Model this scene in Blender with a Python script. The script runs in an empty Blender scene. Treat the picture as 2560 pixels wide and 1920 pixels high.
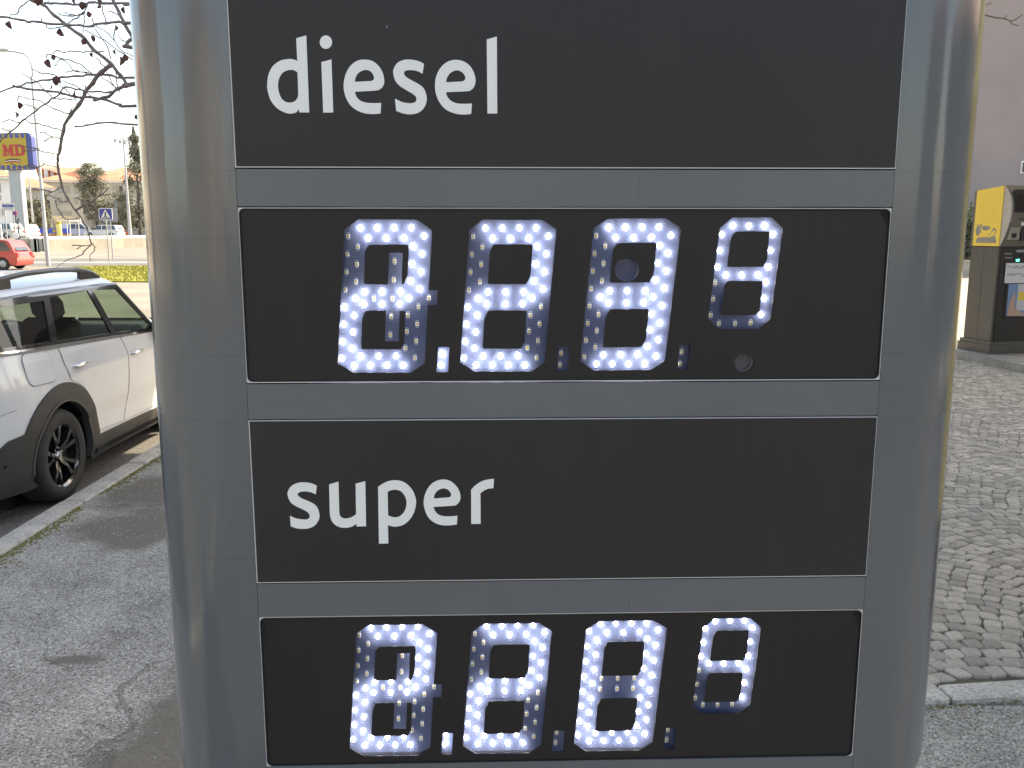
import bpy, bmesh, math, random
from mathutils import Vector, Matrix
R_ = math.radians
rnd = random.Random(7)
scene = bpy.context.scene
COL = scene.collection

# ------------------------------------------------------------------ camera, sky, sun, exposure
F_PX, HORIZON, CAM_H = 2210.0, 578.0, 1.82          # in pixels of the 2560 x 1920 photograph
PITCH = math.atan((960 - HORIZON) / F_PX)
cam_d = bpy.data.cameras.new('camera')
cam = bpy.data.objects.new('camera', cam_d); COL.objects.link(cam)
cam.location = (0, 0, CAM_H); cam.rotation_euler = (math.pi / 2 - PITCH, 0, 0)
cam_d.sensor_fit = 'HORIZONTAL'; cam_d.sensor_width = 36.0
cam_d.lens = 36.0 * F_PX / 2560.0
cam_d.clip_start = 0.05; cam_d.clip_end = 4000
scene.camera = cam

SUN_AZ = (0.82, 0.572); SUN_EL = R_(43)
world = bpy.data.worlds.new('World'); scene.world = world; world.use_nodes = True
wn = world.node_tree.nodes; wl = world.node_tree.links
sky = wn.new('ShaderNodeTexSky'); sky.sky_type = 'NISHITA'; sky.sun_disc = False
sky.sun_elevation = SUN_EL; sky.sun_rotation = math.atan2(SUN_AZ[0], SUN_AZ[1])
sky.altitude = 150; sky.air_density = 1.0; sky.dust_density = 2.0; sky.ozone_density = 1.0
bg = wn['Background']; bg.inputs['Strength'].default_value = 0.12
wl.new(sky.outputs['Color'], bg.inputs['Color'])
sun_d = bpy.data.lights.new('sun', 'SUN'); sun_d.energy = 2.6; sun_d.angle = R_(0.53); sun_d.color = (1.0, 0.94, 0.84)
sun = bpy.data.objects.new('sun', sun_d); COL.objects.link(sun)
sdir = Vector((SUN_AZ[0] * math.cos(SUN_EL), SUN_AZ[1] * math.cos(SUN_EL), math.sin(SUN_EL))).normalized()
sun.rotation_euler = sdir.to_track_quat('Z', 'Y').to_euler(); sun.location = (20, 14, 30)
scene.view_settings.view_transform = 'Standard'; scene.view_settings.look = 'None'
scene.view_settings.exposure = 2.03; scene.view_settings.gamma = 1.0
scene.view_settings.use_curve_mapping = False
scene.view_settings.use_white_balance = True; scene.view_settings.white_balance_temperature = 8200; scene.view_settings.white_balance_tint = 10
scene.cycles.use_denoising = True
scene.cycles.max_bounces = 6; scene.cycles.diffuse_bounces = 3; scene.cycles.transparent_max_bounces = 12
scene.cycles.caustics_reflective = False; scene.cycles.caustics_refractive = False

# ------------------------------------------------------------------ measuring: a pixel of the photograph to a point of the place
CP, SP = math.cos(PITCH), math.sin(PITCH)
def ray(x, y):
    u = (x - 1280) / F_PX; v = (960 - y) / F_PX
    return Vector((u, CP + v * SP, -SP + v * CP))
def at_Y(x, y, Y):
    r = ray(x, y); r = r * (Y / r.y); return Vector((r.x, r.y, r.z + CAM_H))
def at_z(x, y, z=0.0):
    r = ray(x, y); r = r * ((z - CAM_H) / r.z); return Vector((r.x, r.y, z))
def at_x(x, y, X):
    r = ray(x, y); r = r * (X / r.x); return Vector((r.x, r.y, r.z + CAM_H))
def to_px(p):
    q = Vector(p) - Vector((0, 0, CAM_H)); d = q.y * CP - q.z * SP; up = q.y * SP + q.z * CP
    return 1280 + F_PX * q.x / d, 960 - F_PX * up / d, d
YAW = R_(1.75); FACE_D = 1.5
def on_face(x, y, depth=0.0):
    "a pixel to (X, Z) in the totem's own frame, on the plane DEPTH behind its face"
    r = ray(x, y); n = Vector((-math.sin(YAW), math.cos(YAW), 0)); e = Vector((math.cos(YAW), math.sin(YAW), 0))
    o = Vector((0, FACE_D, 0)); P = r * ((o.dot(n) + depth) / r.dot(n))
    return ((P - o).dot(e), P.z + CAM_H)

# ------------------------------------------------------------------ objects
def link(o, parent=None):
    COL.objects.link(o)
    if parent is not None: o.parent = parent
    return o
def mesh_obj(name, me, mat=None, parent=None, loc=None, rot=None, smooth=False):
    if mat is not None:
        for m in (mat if isinstance(mat, (list, tuple)) else [mat]): me.materials.append(m)
    o = bpy.data.objects.new(name, me)
    link(o, parent)
    if loc is not None: o.location = loc
    if rot is not None: o.rotation_euler = rot
    if smooth: shade(me, smooth)
    return o
def shade(me, angle=40):
    for p in me.polygons: p.use_smooth = True
    ang = R_(angle if angle is not True else 40)
    bm = bmesh.new(); bm.from_mesh(me)
    for e in bm.edges:
        if len(e.link_faces) == 2 and e.calc_face_angle(0) > ang: e.smooth = False
    bm.to_mesh(me); bm.free()
def tag(o, label=None, cat=None, group=None, kind=None):
    if label: o['label'] = label
    if cat: o['category'] = cat
    if group: o['group'] = group
    if kind: o['kind'] = kind
    return o
def empty(name, loc=(0, 0, 0), rz=0.0, label=None, cat=None, group=None, parent=None):
    o = bpy.data.objects.new(name, None); link(o, parent)
    o.location = loc; o.rotation_euler = (0, 0, rz); o.empty_display_size = 0.1
    return tag(o, label, cat, group)

class MB:
    "collects shapes into one mesh"
    def __init__(s): s.v = []; s.f = []; s.m = []
    def add(s, vs, fs, mi=0):
        b = len(s.v); s.v += [tuple(v) for v in vs]
        s.f += [[b + i for i in f] for f in fs]; s.m += [mi] * len(fs)
    def box(s, c, d, rz=0.0, mi=0, bev=0.0, tilt=None):
        x, y, z = d[0] / 2, d[1] / 2, d[2] / 2
        if bev <= 0:
            vs = [Vector((sx * x, sy * y, sz * z)) for sz in (-1, 1) for sx, sy in ((-1, -1), (1, -1), (1, 1), (-1, 1))]
            fs = [[3, 2, 1, 0], [4, 5, 6, 7], [0, 1, 5, 4], [1, 2, 6, 5], [2, 3, 7, 6], [3, 0, 4, 7]]
        else:
            b = min(bev, x * .9, y * .9, z * .9); vs = []; fs = []
            for (zz, ins) in ((-z, b), (-z + b, 0), (z - b, 0), (z, b)):
                for sx, sy in ((-1, -1), (1, -1), (1, 1), (-1, 1)):
                    ax, ay = x - ins, y - ins
                    if sx * sy > 0: vs += [Vector((sx * (ax), sy * (ay - b), zz)), Vector((sx * (ax - b), sy * ay, zz))]
                    else: vs += [Vector((sx * (ax - b), sy * ay, zz)), Vector((sx * ax, sy * (ay - b), zz))]
            for k in range(3):
                for i in range(8): fs.append([k * 8 + i, k * 8 + (i + 1) % 8, k * 8 + 8 + (i + 1) % 8, k * 8 + 8 + i])
            fs.append(list(range(7, -1, -1))); fs.append([24 + i for i in range(8)])
        M = Matrix.Rotation(rz, 3, 'Z')
        if tilt is not None: M = tilt
        s.add([M @ v + Vector(c) for v in vs], fs, mi)
    def prism(s, poly, y0, y1, axis='Y', mi=0):
        "poly of (a, b) pushed along an axis: Y: (x, z), X: (y, z), Z: (x, y)"
        n = len(poly)
        def P(a, b, t): return {'Y': (a, t, b), 'X': (t, a, b), 'Z': (a, b, t)}[axis]
        vs = [P(a, b, y0) for a, b in poly] + [P(a, b, y1) for a, b in poly]
        fs = [list(range(n)), list(range(2 * n - 1, n - 1, -1))] + [[i, n + i, n + (i + 1) % n, (i + 1) % n] for i in range(n)]
        s.add(vs, fs, mi)
    def tube(s, pts, rad, seg=6, mi=0, cap=True):
        pts = [Vector(p) for p in pts]; n = len(pts)
        rs = rad if isinstance(rad, (list, tuple)) else [rad] * n
        base = len(s.v); up = Vector((0.13, 0.21, 0.97)); rings = []
        for i, p in enumerate(pts):
            t = (pts[min(i + 1, n - 1)] - pts[max(i - 1, 0)]).normalized()
            a = t.cross(up)
            if a.length < 0.05: a = t.cross(Vector((1, 0, 0)))
            a.normalize(); b = t.cross(a).normalized()
            rings.append([p + (a * math.cos(k * 2 * math.pi / seg) + b * math.sin(k * 2 * math.pi / seg)) * rs[i] for k in range(seg)])
        vs = [v for r in rings for v in r]; fs = []
        for i in range(n - 1):
            for k in range(seg): fs.append([i * seg + k, i * seg + (k + 1) % seg, (i + 1) * seg + (k + 1) % seg, (i + 1) * seg + k])
        if cap: fs.append(list(range(seg - 1, -1, -1))); fs.append([(n - 1) * seg + k for k in range(seg)])
        s.add(vs, fs, mi)
    def lathe(s, prof, c=(0, 0, 0), seg=24, axis='Z', mi=0, closed=False):
        "prof of (radius, height)"
        n = len(prof); vs = []; fs = []
        for k in range(seg):
            a = 2 * math.pi * k / seg
            for r, h in prof:
                q = (r * math.cos(a), r * math.sin(a), h)
                if axis == 'X': q = (q[2], q[0], q[1])
                if axis == 'Y': q = (q[0], q[2], q[1])
                vs.append(Vector(q) + Vector(c))
        for k in range(seg):
            for i in range(n - 1 + (1 if closed else 0)):
                j = (i + 1) % n; k2 = (k + 1) % seg
                fs.append([k * n + i, k2 * n + i, k2 * n + j, k * n + j])
        s.add(vs, fs, mi)
    def mesh(s, name):
        me = bpy.data.meshes.new(name); me.from_pydata(s.v, [], s.f)
        me.polygons.foreach_set('material_index', s.m); me.update()
        bm = bmesh.new(); bm.from_mesh(me); bmesh.ops.recalc_face_normals(bm, faces=bm.faces); bm.to_mesh(me); bm.free()
        return me
    def build(s, name, mat, parent=None, loc=None, rot=None, smooth=False):
        return mesh_obj(name, s.mesh(name), mat, parent, loc, rot, smooth)

def fill2d(loops, extrude=0.0, bevel=0.0, name='flat'):
    "closed loops of (x, y), nested ones are holes and islands: a flat filled mesh in XY, EXTRUDE thick each way"
    cu = bpy.data.curves.new(name, 'CURVE'); cu.dimensions = '2D'; cu.fill_mode = 'BOTH'; cu.extrude = extrude
    cu.bevel_depth = bevel; cu.bevel_resolution = 0
    for lp in loops:
        sp = cu.splines.new('POLY'); sp.points.add(len(lp) - 1)
        for i, q in enumerate(lp): sp.points[i].co = (q[0], q[1], 0, 1)
        sp.use_cyclic_u = True
    o = bpy.data.objects.new(name, cu); COL.objects.link(o)
    dg = bpy.context.evaluated_depsgraph_get()
    me = bpy.data.meshes.new_from_object(o.evaluated_get(dg)); me.name = name
    bpy.data.objects.remove(o); bpy.data.curves.remove(cu)
    me.materials.clear()
    return me
def stand(me, y=0.0):
    "a flat XY mesh stood up: X stays, Y becomes Z, its thickness runs along world Y"
    me.transform(Matrix(((1, 0, 0, 0), (0, 0, -1, y), (0, 1, 0, 0), (0, 0, 0, 1)))); return me
def smooth_loop(pts, sub=5):
    "points; those with a third value are corners, runs between corners become smooth curves"
    n = len(pts); out = []
    for i in range(n):
        p1, p2 = pts[i], pts[(i + 1) % n]
        if len(p1) > 2 and len(p2) > 2: out.append(p1[:2]); continue
        p0 = pts[i - 1] if len(p1) == 2 else (2 * p1[0] - p2[0], 2 * p1[1] - p2[1])
        p3 = pts[(i + 2) % n] if len(p2) == 2 else (2 * p2[0] - p1[0], 2 * p2[1] - p1[1])
        for k in range(sub):
            t = k / sub; t2 = t * t; t3 = t2 * t
            out.append(tuple(0.5 * (2 * p1[j] + (p2[j] - p0[j]) * t + (2 * p0[j] - 5 * p1[j] + 4 * p2[j] - p3[j]) * t2 + (3 * p1[j] - p0[j] - 3 * p2[j] + p3[j]) * t3) for j in (0, 1)))
    return out
def rrect(x0, y0, x1, y1, r, seg=5):
    out = []
    for cx, cy, a0 in ((x1 - r, y1 - r, 0), (x0 + r, y1 - r, 90), (x0 + r, y0 + r, 180), (x1 - r, y0 + r, 270)):
        for k in range(seg + 1):
            a = R_(a0 + 90 * k / seg); out.append((cx + r * math.cos(a), cy + r * math.sin(a)))
    return out
def circle(cx, cy, r, n=24, ry=None):
    return [(cx + r * math.cos(2 * math.pi * k / n), cy + (ry or r) * math.sin(2 * math.pi * k / n)) for k in range(n)]

# ------------------------------------------------------------------ materials
def nt(name):
    m = bpy.data.materials.new(name); m.use_nodes = True
    t = m.node_tree; return m, t, t.nodes, t.links, t.nodes['Principled BSDF']
def pm(name, col, rough=0.5, metal=0.0, coat=0.0, spec=0.5, emit=None, estr=0.0, var=None, vscale=6.0, bump=0.0, bscale=60.0, stretch=None, coat_rough=0.03, vdetail=5, rvar=0.0):
    "a Principled surface; var: a second colour blended in by noise; bump: fine relief"
    m, t, N, L, b = nt(name)
    b.inputs['Base Color'].default_value = (*col, 1); b.inputs['Roughness'].default_value = rough
    b.inputs['Metallic'].default_value = metal; b.inputs['Coat Weight'].default_value = coat
    b.inputs['Coat Roughness'].default_value = coat_rough; b.inputs['Specular IOR Level'].default_value = spec
    if emit: b.inputs['Emission Color'].default_value = (*emit, 1); b.inputs['Emission Strength'].default_value = estr
    if var or bump or rvar:
        tc = N.new('ShaderNodeTexCoord'); mp = N.new('ShaderNodeMapping'); L.new(tc.outputs['Object'], mp.inputs['Vector'])
        if stretch: mp.inputs['Scale'].default_value = stretch
    if var or rvar:
        nz = N.new('ShaderNodeTexNoise'); nz.inputs['Scale'].default_value = vscale; nz.inputs['Detail'].default_value = vdetail; nz.inputs['Roughness'].default_value = 0.62
        L.new(mp.outputs[0], nz.inputs['Vector'])
        rp = N.new('ShaderNodeMapRange'); rp.inputs['From Min'].default_value = 0.34; rp.inputs['From Max'].default_value = 0.66
        L.new(nz.outputs['Fac'], rp.inputs['Value'])
    if var:
        mx = N.new('ShaderNodeMix'); mx.data_type = 'RGBA'; mx.inputs['A'].default_value = (*col, 1); mx.inputs['B'].default_value = (*var, 1)
        L.new(rp.outputs[0], mx.inputs['Factor']); L.new(mx.outputs['Result'], b.inputs['Base Color'])
    if rvar:
        rr = N.new('ShaderNodeMapRange'); rr.inputs['To Min'].default_value = max(0, rough - rvar); rr.inputs['To Max'].default_value = rough + rvar
        L.new(rp.outputs[0], rr.inputs['Value']); L.new(rr.outputs[0], b.inputs['Roughness'])
    if bump:
        n2 = N.new('ShaderNodeTexNoise'); n2.inputs['Scale'].default_value = bscale; n2.inputs['Detail'].default_value = 4
        L.new(mp.outputs[0], n2.inputs['Vector'])
        bp = N.new('ShaderNodeBump'); bp.inputs['Strength'].default_value = bump; bp.inputs['Distance'].default_value = 0.01
        L.new(n2.outputs['Fac'], bp.inputs['Height']); L.new(bp.outputs[0], b.inputs['Normal'])
    return m
def schlick(N, L, f0):
    lw = N.new('ShaderNodeLayerWeight'); lw.inputs['Blend'].default_value = .5
    pw = N.new('ShaderNodeMath'); pw.operation = 'POWER'; pw.inputs[1].default_value = 5; L.new(lw.outputs['Facing'], pw.inputs[0])
    ma = N.new('ShaderNodeMath'); ma.operation = 'MULTIPLY_ADD'; ma.inputs[1].default_value = 1 - f0; ma.inputs[2].default_value = f0; L.new(pw.outputs[0], ma.inputs[0])
    return ma.outputs[0]
def glass_mat(name, tint=(0.9, 0.95, 0.95), clear=0.9, rough=0.0, body=(0.02, 0.02, 0.02)):
    "a pane: mostly clear, mirrors by angle; light goes through"
    m, t, N, L, b = nt(name)
    b.inputs['Base Color'].default_value = (*body, 1); b.inputs['Roughness'].default_value = 0.6
    tr = N.new('ShaderNodeBsdfTransparent'); tr.inputs['Color'].default_value = (*tint, 1)
    gl = N.new('ShaderNodeBsdfGlossy'); gl.inputs['Roughness'].default_value = rough
    m1 = N.new('ShaderNodeMixShader'); m1.inputs['Fac'].default_value = clear
    L.new(b.outputs[0], m1.inputs[1]); L.new(tr.outputs[0], m1.inputs[2])
    m2 = N.new('ShaderNodeMixShader'); L.new(schlick(N, L, .045), m2.inputs['Fac'])
    L.new(m1.outputs[0], m2.inputs[1]); L.new(gl.outputs[0], m2.inputs[2])
    L.new(m2.outputs[0], N['Material Output'].inputs['Surface'])
    return m
# ------------------------------------------------------------------ ground materials
def speckle(name, base, dark, light, scale=260, blot=1.6, dark_patch=None, bump=0.5, rough=0.9, dark_patch_pts=(), cracks=False):
    "asphalt or concrete: aggregate specks over blotches; dark_patch_pts: (x, y, radius, stretch) patches of the stain colour with ragged rims"
    m, t, N, L, b = nt(name)
    b.inputs['Roughness'].default_value = rough; b.inputs['Specular IOR Level'].default_value = 0.3
    tc = N.new('ShaderNodeTexCoord')
    vo = N.new('ShaderNodeTexVoronoi'); vo.inputs['Scale'].default_value = scale; L.new(tc.outputs['Object'], vo.inputs['Vector'])
    v2 = N.new('ShaderNodeTexVoronoi'); v2.inputs['Scale'].default_value = scale * .7; L.new(tc.outputs['Object'], v2.inputs['Vector'])
    sp = N.new('ShaderNodeSeparateColor'); L.new(vo.outputs['Color'], sp.inputs[0])
    s2 = N.new('ShaderNodeSeparateColor'); L.new(v2.outputs['Color'], s2.inputs[0])
    cr = N.new('ShaderNodeValToRGB'); e = cr.color_ramp.elements
    e[0].position = 0.0; e[0].color = (*dark, 1); e[1].position = 1.0; e[1].color = (*light, 1)
    k = e.new(0.35); k.color = (*base, 1); k = e.new(0.86); k.color = (*[c * 1.25 for c in base], 1)
    L.new(sp.outputs[0], cr.inputs[0])
    nz = N.new('ShaderNodeTexNoise'); nz.inputs['Scale'].default_value = blot; nz.inputs['Detail'].default_value = 7; nz.inputs['Roughness'].default_value = 0.65
    L.new(tc.outputs['Object'], nz.inputs['Vector'])
    mr = N.new('ShaderNodeMapRange'); mr.inputs['From Min'].default_value = .3; mr.inputs['From Max'].default_value = .72; mr.inputs['To Min'].default_value = 0.66; mr.inputs['To Max'].default_value = 1.2
    L.new(nz.outputs['Fac'], mr.inputs['Value'])
    mu = N.new('ShaderNodeMix'); mu.data_type = 'RGBA'; mu.blend_type = 'MULTIPLY'; mu.inputs['Factor'].default_value = 1
    L.new(cr.outputs[0], mu.inputs['A']); L.new(mr.outputs[0], mu.inputs['B'])
    # bigger pale stones here and there
    big = N.new('ShaderNodeMath'); big.operation = 'GREATER_THAN'; big.inputs[1].default_value = 0.93; L.new(s2.outputs[1], big.inputs[0])
    mb = N.new('ShaderNodeMix'); mb.data_type = 'RGBA'; mb.inputs['B'].default_value = (*[min(1, c * 1.1) for c in light], 1)
    ml = N.new('ShaderNodeMath'); ml.operation = 'MULTIPLY'; ml.inputs[1].default_value = .55; L.new(big.outputs[0], ml.inputs[0])
    L.new(ml.outputs[0], mb.inputs['Factor']); L.new(mu.outputs['Result'], mb.inputs['A'])
    col = mb.outputs['Result']
    if dark_patch:
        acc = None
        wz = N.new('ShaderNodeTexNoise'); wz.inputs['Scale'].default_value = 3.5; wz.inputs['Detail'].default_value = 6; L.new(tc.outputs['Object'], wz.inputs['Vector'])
        for (sx, sy, sr, st) in dark_patch_pts:
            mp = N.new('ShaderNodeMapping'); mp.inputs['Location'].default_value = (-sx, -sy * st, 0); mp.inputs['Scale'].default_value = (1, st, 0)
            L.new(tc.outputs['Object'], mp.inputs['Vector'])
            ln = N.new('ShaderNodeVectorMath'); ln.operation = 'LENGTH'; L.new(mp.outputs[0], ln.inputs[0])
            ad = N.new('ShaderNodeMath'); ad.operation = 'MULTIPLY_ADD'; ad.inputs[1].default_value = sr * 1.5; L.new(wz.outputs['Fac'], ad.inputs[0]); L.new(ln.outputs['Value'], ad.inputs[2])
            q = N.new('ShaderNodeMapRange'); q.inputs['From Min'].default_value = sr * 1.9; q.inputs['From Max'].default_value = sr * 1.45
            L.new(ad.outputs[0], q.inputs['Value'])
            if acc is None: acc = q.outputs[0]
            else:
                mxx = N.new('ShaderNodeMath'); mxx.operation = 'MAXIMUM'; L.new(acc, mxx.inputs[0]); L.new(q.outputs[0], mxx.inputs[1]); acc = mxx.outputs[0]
        ms = N.new('ShaderNodeMix'); ms.data_type = 'RGBA'; ms.inputs['B'].default_value = (*dark_patch, 1)
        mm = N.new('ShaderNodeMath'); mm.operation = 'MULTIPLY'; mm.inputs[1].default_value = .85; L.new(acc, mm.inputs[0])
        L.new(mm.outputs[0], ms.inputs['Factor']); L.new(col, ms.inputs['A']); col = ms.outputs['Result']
    if cracks:
        dn = N.new('ShaderNodeTexNoise'); dn.inputs['Scale'].default_value = 2.2; dn.inputs['Detail'].default_value = 5; L.new(tc.outputs['Object'], dn.inputs['Vector'])
        va = N.new('ShaderNodeVectorMath'); va.operation = 'MULTIPLY_ADD'; va.inputs[1].default_value = (.9, .9, 0); L.new(dn.outputs['Color'], va.inputs[0]); L.new(tc.outputs['Object'], va.inputs[2])
        ve = N.new('ShaderNodeTexVoronoi'); ve.feature = 'DISTANCE_TO_EDGE'; ve.inputs['Scale'].default_value = .62; L.new(va.outputs[0], ve.inputs['Vector'])
        n5 = N.new('ShaderNodeTexNoise'); n5.inputs['Scale'].default_value = 1.1; L.new(tc.outputs['Object'], n5.inputs['Vector'])
        cm = N.new('ShaderNodeMapRange'); cm.inputs['From Min'].default_value = .45; cm.inputs['From Max'].default_value = .62; cm.inputs['To Max'].default_value = .011; L.new(n5.outputs['Fac'], cm.inputs['Value'])
        lt = N.new('ShaderNodeMath'); lt.operation = 'LESS_THAN'; L.new(ve.outputs['Distance'], lt.inputs[0]); L.new(cm.outputs[0], lt.inputs[1])
        mk = N.new('ShaderNodeMath'); mk.operation = 'MULTIPLY'; mk.inputs[1].default_value = .42; L.new(lt.outputs[0], mk.inputs[0])
        mc = N.new('ShaderNodeMix'); mc.data_type = 'RGBA'; mc.inputs['B'].default_value = (.07, .062, .05, 1); L.new(mk.outputs[0], mc.inputs['Factor']); L.new(col, mc.inputs['A']); col = mc.outputs['Result']
    L.new(col, b.inputs['Base Color'])
    bp = N.new('ShaderNodeBump'); bp.inputs['Strength'].default_value = bump; bp.inputs['Distance'].default_value = 0.006
    ad = N.new('ShaderNodeMath'); ad.operation = 'ADD'; L.new(sp.outputs[1], ad.inputs[0]); L.new(s2.outputs[0], ad.inputs[1])
    L.new(ad.outputs[0], bp.inputs['Height']); L.new(bp.outputs[0], b.inputs['Normal'])
    return m
M_PAVE = speckle('asphalt_pavement', (.335, .308, .262), (.09, .083, .072), (.62, .585, .52), scale=165, blot=2.6, dark_patch=(.15, .128, .098), bump=.7, cracks=True,
                 dark_patch_pts=((-1.05, 2.75, .42, 1.0), (-1.1, 3.25, .34, .8), (-1.35, 2.45, .30, 1.2), (-2.75, 3.35, .26, 2.2), (-2.35, 5.3, .35, .8), (-2.55, 6.1, .3, .6), (-1.9, 3.55, .14, 2.5)))  # ragged darker brown patches near the totem and the kerb
M_ROAD = speckle('asphalt_road', (.15, .145, .135), (.08, .078, .072), (.24, .235, .22), scale=110, blot=.5, bump=.3)
M_ROAD_PALE = speckle('pale_asphalt', (.24, .22, .185), (.15, .14, .12), (.33, .31, .27), scale=80, blot=.25, bump=.2)  # a paler asphalt tone for the farther surfaces
M_EARTH = speckle('bare_earth', (.16, .14, .11), (.08, .07, .05), (.26, .24, .2), scale=40, blot=.2, bump=.3)
M_KERB = speckle('kerb_concrete', (.42, .395, .345), (.29, .272, .24), (.52, .495, .45), scale=150, blot=5, bump=.35)
M_KERBR = speckle('kerb_stone', (.53, .495, .43), (.38, .355, .31), (.65, .62, .56), scale=130, blot=4, bump=.35)
M_SETT = speckle('granite_sett', (.52, .465, .39), (.30, .27, .23), (.67, .62, .54), scale=190, blot=6, bump=.4)
def vary(m, lo, hi):
    "each stone its own tone"
    N, L = m.node_tree.nodes, m.node_tree.links; b = N['Principled BSDF']; src = b.inputs['Base Color'].links[0].from_socket
    oi = N.new('ShaderNodeObjectInfo'); ge = N.new('ShaderNodeNewGeometry'); ad = N.new('ShaderNodeMath'); ad.operation = 'ADD'; L.new(oi.outputs['Random'], ad.inputs[0]); L.new(ge.outputs['Random Per Island'], ad.inputs[1])
    fr = N.new('ShaderNodeMath'); fr.operation = 'FRACT'; L.new(ad.outputs[0], fr.inputs[0])
    mr = N.new('ShaderNodeMapRange'); mr.inputs['To Min'].default_value = lo; mr.inputs['To Max'].default_value = hi; L.new(fr.outputs[0], mr.inputs['Value'])
    mu = N.new('ShaderNodeMix'); mu.data_type = 'RGBA'; mu.blend_type = 'MULTIPLY'; mu.inputs['Factor'].default_value = 1; L.new(src, mu.inputs['A']); L.new(mr.outputs[0], mu.inputs['B']); L.new(mu.outputs['Result'], b.inputs['Base Color'])
vary(M_SETT, .68, 1.12)
M_JOINT = pm('sandy_joint', (.12, .10, .075), .95, var=(.16, .145, .10), vscale=9, bump=.6, bscale=160)
M_FORE = speckle('forecourt_concrete', (.34, .31, .26), (.25, .23, .2), (.42, .39, .34), scale=60, blot=.4, bump=.2)
M_ISLE = speckle('island_concrete', (.34, .32, .28), (.2, .19, .17), (.45, .43, .4), scale=90, blot=2.0, bump=.4)
M_MOSS = pm('moss', (.09, .10, .012), .95, var=(.16, .15, .03), vscale=14)
M_GRASS = pm('grass_blades', (.20, .22, .035), .8, var=(.31, .30, .06), vscale=.35)
M_PEB = pm('pebbles', (.27, .26, .24), .9, var=(.42, .41, .38), vscale=25)

def sheet(name, poly, z, mat, parent=None, kind='structure'):
    me = bpy.data.meshes.new(name); me.from_pydata([(x, y, z) for x, y in poly], [], [list(range(len(poly)))]); me.update()
    if me.polygons[0].normal.z < 0: me.flip_normals()
    o = mesh_obj(name, me, mat, parent)
    if parent is None: o['kind'] = kind
    return o
sheet('ground', [(-900, -300), (900, -300), (900, 1500), (-900, 1500)], -.135, M_EARTH)
sheet('road', [(-60, -60), (-3.05, -60), (-3.05, 15), (-60, 20)], -.11, M_ROAD)
sheet('pale_road', [(-3.05, 15), (.4, 15), (.4, 19.5), (6, 19.5), (6, 33.3), (-8, 33.5), (-20, 34.6), (-23.3, 47.8), (-22, 49.5), (-60, 49.5), (-60, 20)], -.114, M_ROAD_PALE)
sheet('far_road', [(-90, 49.5), (40, 49.5), (40, 64), (-90, 64)], -.106, M_ROAD)
sheet('far_verge', [(-90, 64), (40, 64), (40, 140), (-90, 140)], -.11, M_ROAD_PALE)
# a pale lane line on the far road
MW = pm('road_paint', (.7, .69, .64), .8, var=(.5, .49, .45), vscale=2)
mb = MB()
mb.add([(-90, 55.2, -.1), (30, 55.2, -.1), (30, 56.3, -.1), (-90, 56.3, -.1)], [[0, 1, 2, 3]])
lane = mb.build('lane_marking', MW); lane['kind'] = 'structure'

# pavement (asphalt) of the left strip and in front of the setts
M_SHADE_GROUND = speckle('shade_dark_asphalt', (.11, .107, .10), (.05, .05, .048), (.18, .175, .165), scale=150, blot=1.2, bump=.5)
sheet('shade_dark_ground', [(-2.9, -30), (40, -30), (40, 1.5), (-2.9, 1.5)], -.006, M_SHADE_GROUND)  # unseen ground behind the camera, coloured dark in place of shade
sheet('pavement', [(-2.9, 1.5), (14, 1.5), (14, 3.18), (0.4, 3.18), (0.4, 19.5), (-2.9, 19.5)], 0.0, M_PAVE)
me = MB(); me.box((-.0, 0, 0), (1, 1, 1))
# kerb between pavement and road: stones of one metre
kerb = empty('kerb', (-2.98, 0, 0)); kerb['kind'] = 'structure'
kb = MB(); kb.box((0, 0, -.065), (.155, .992, .16), bev=.012)
kme = kb.mesh('kerb_stone'); kme.materials.append(M_KERB); shade(kme, 30)
for i in range(22):
    o = bpy.data.objects.new('kerb_stone', kme); link(o, kerb); o.location = (rnd.uniform(-.003, .003), -1.72 + i * 1.0, .004 + rnd.uniform(-.004, .004)); o.rotation_euler = (rnd.uniform(-.004, .004), 0, rnd.uniform(-.004, .004))
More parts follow.
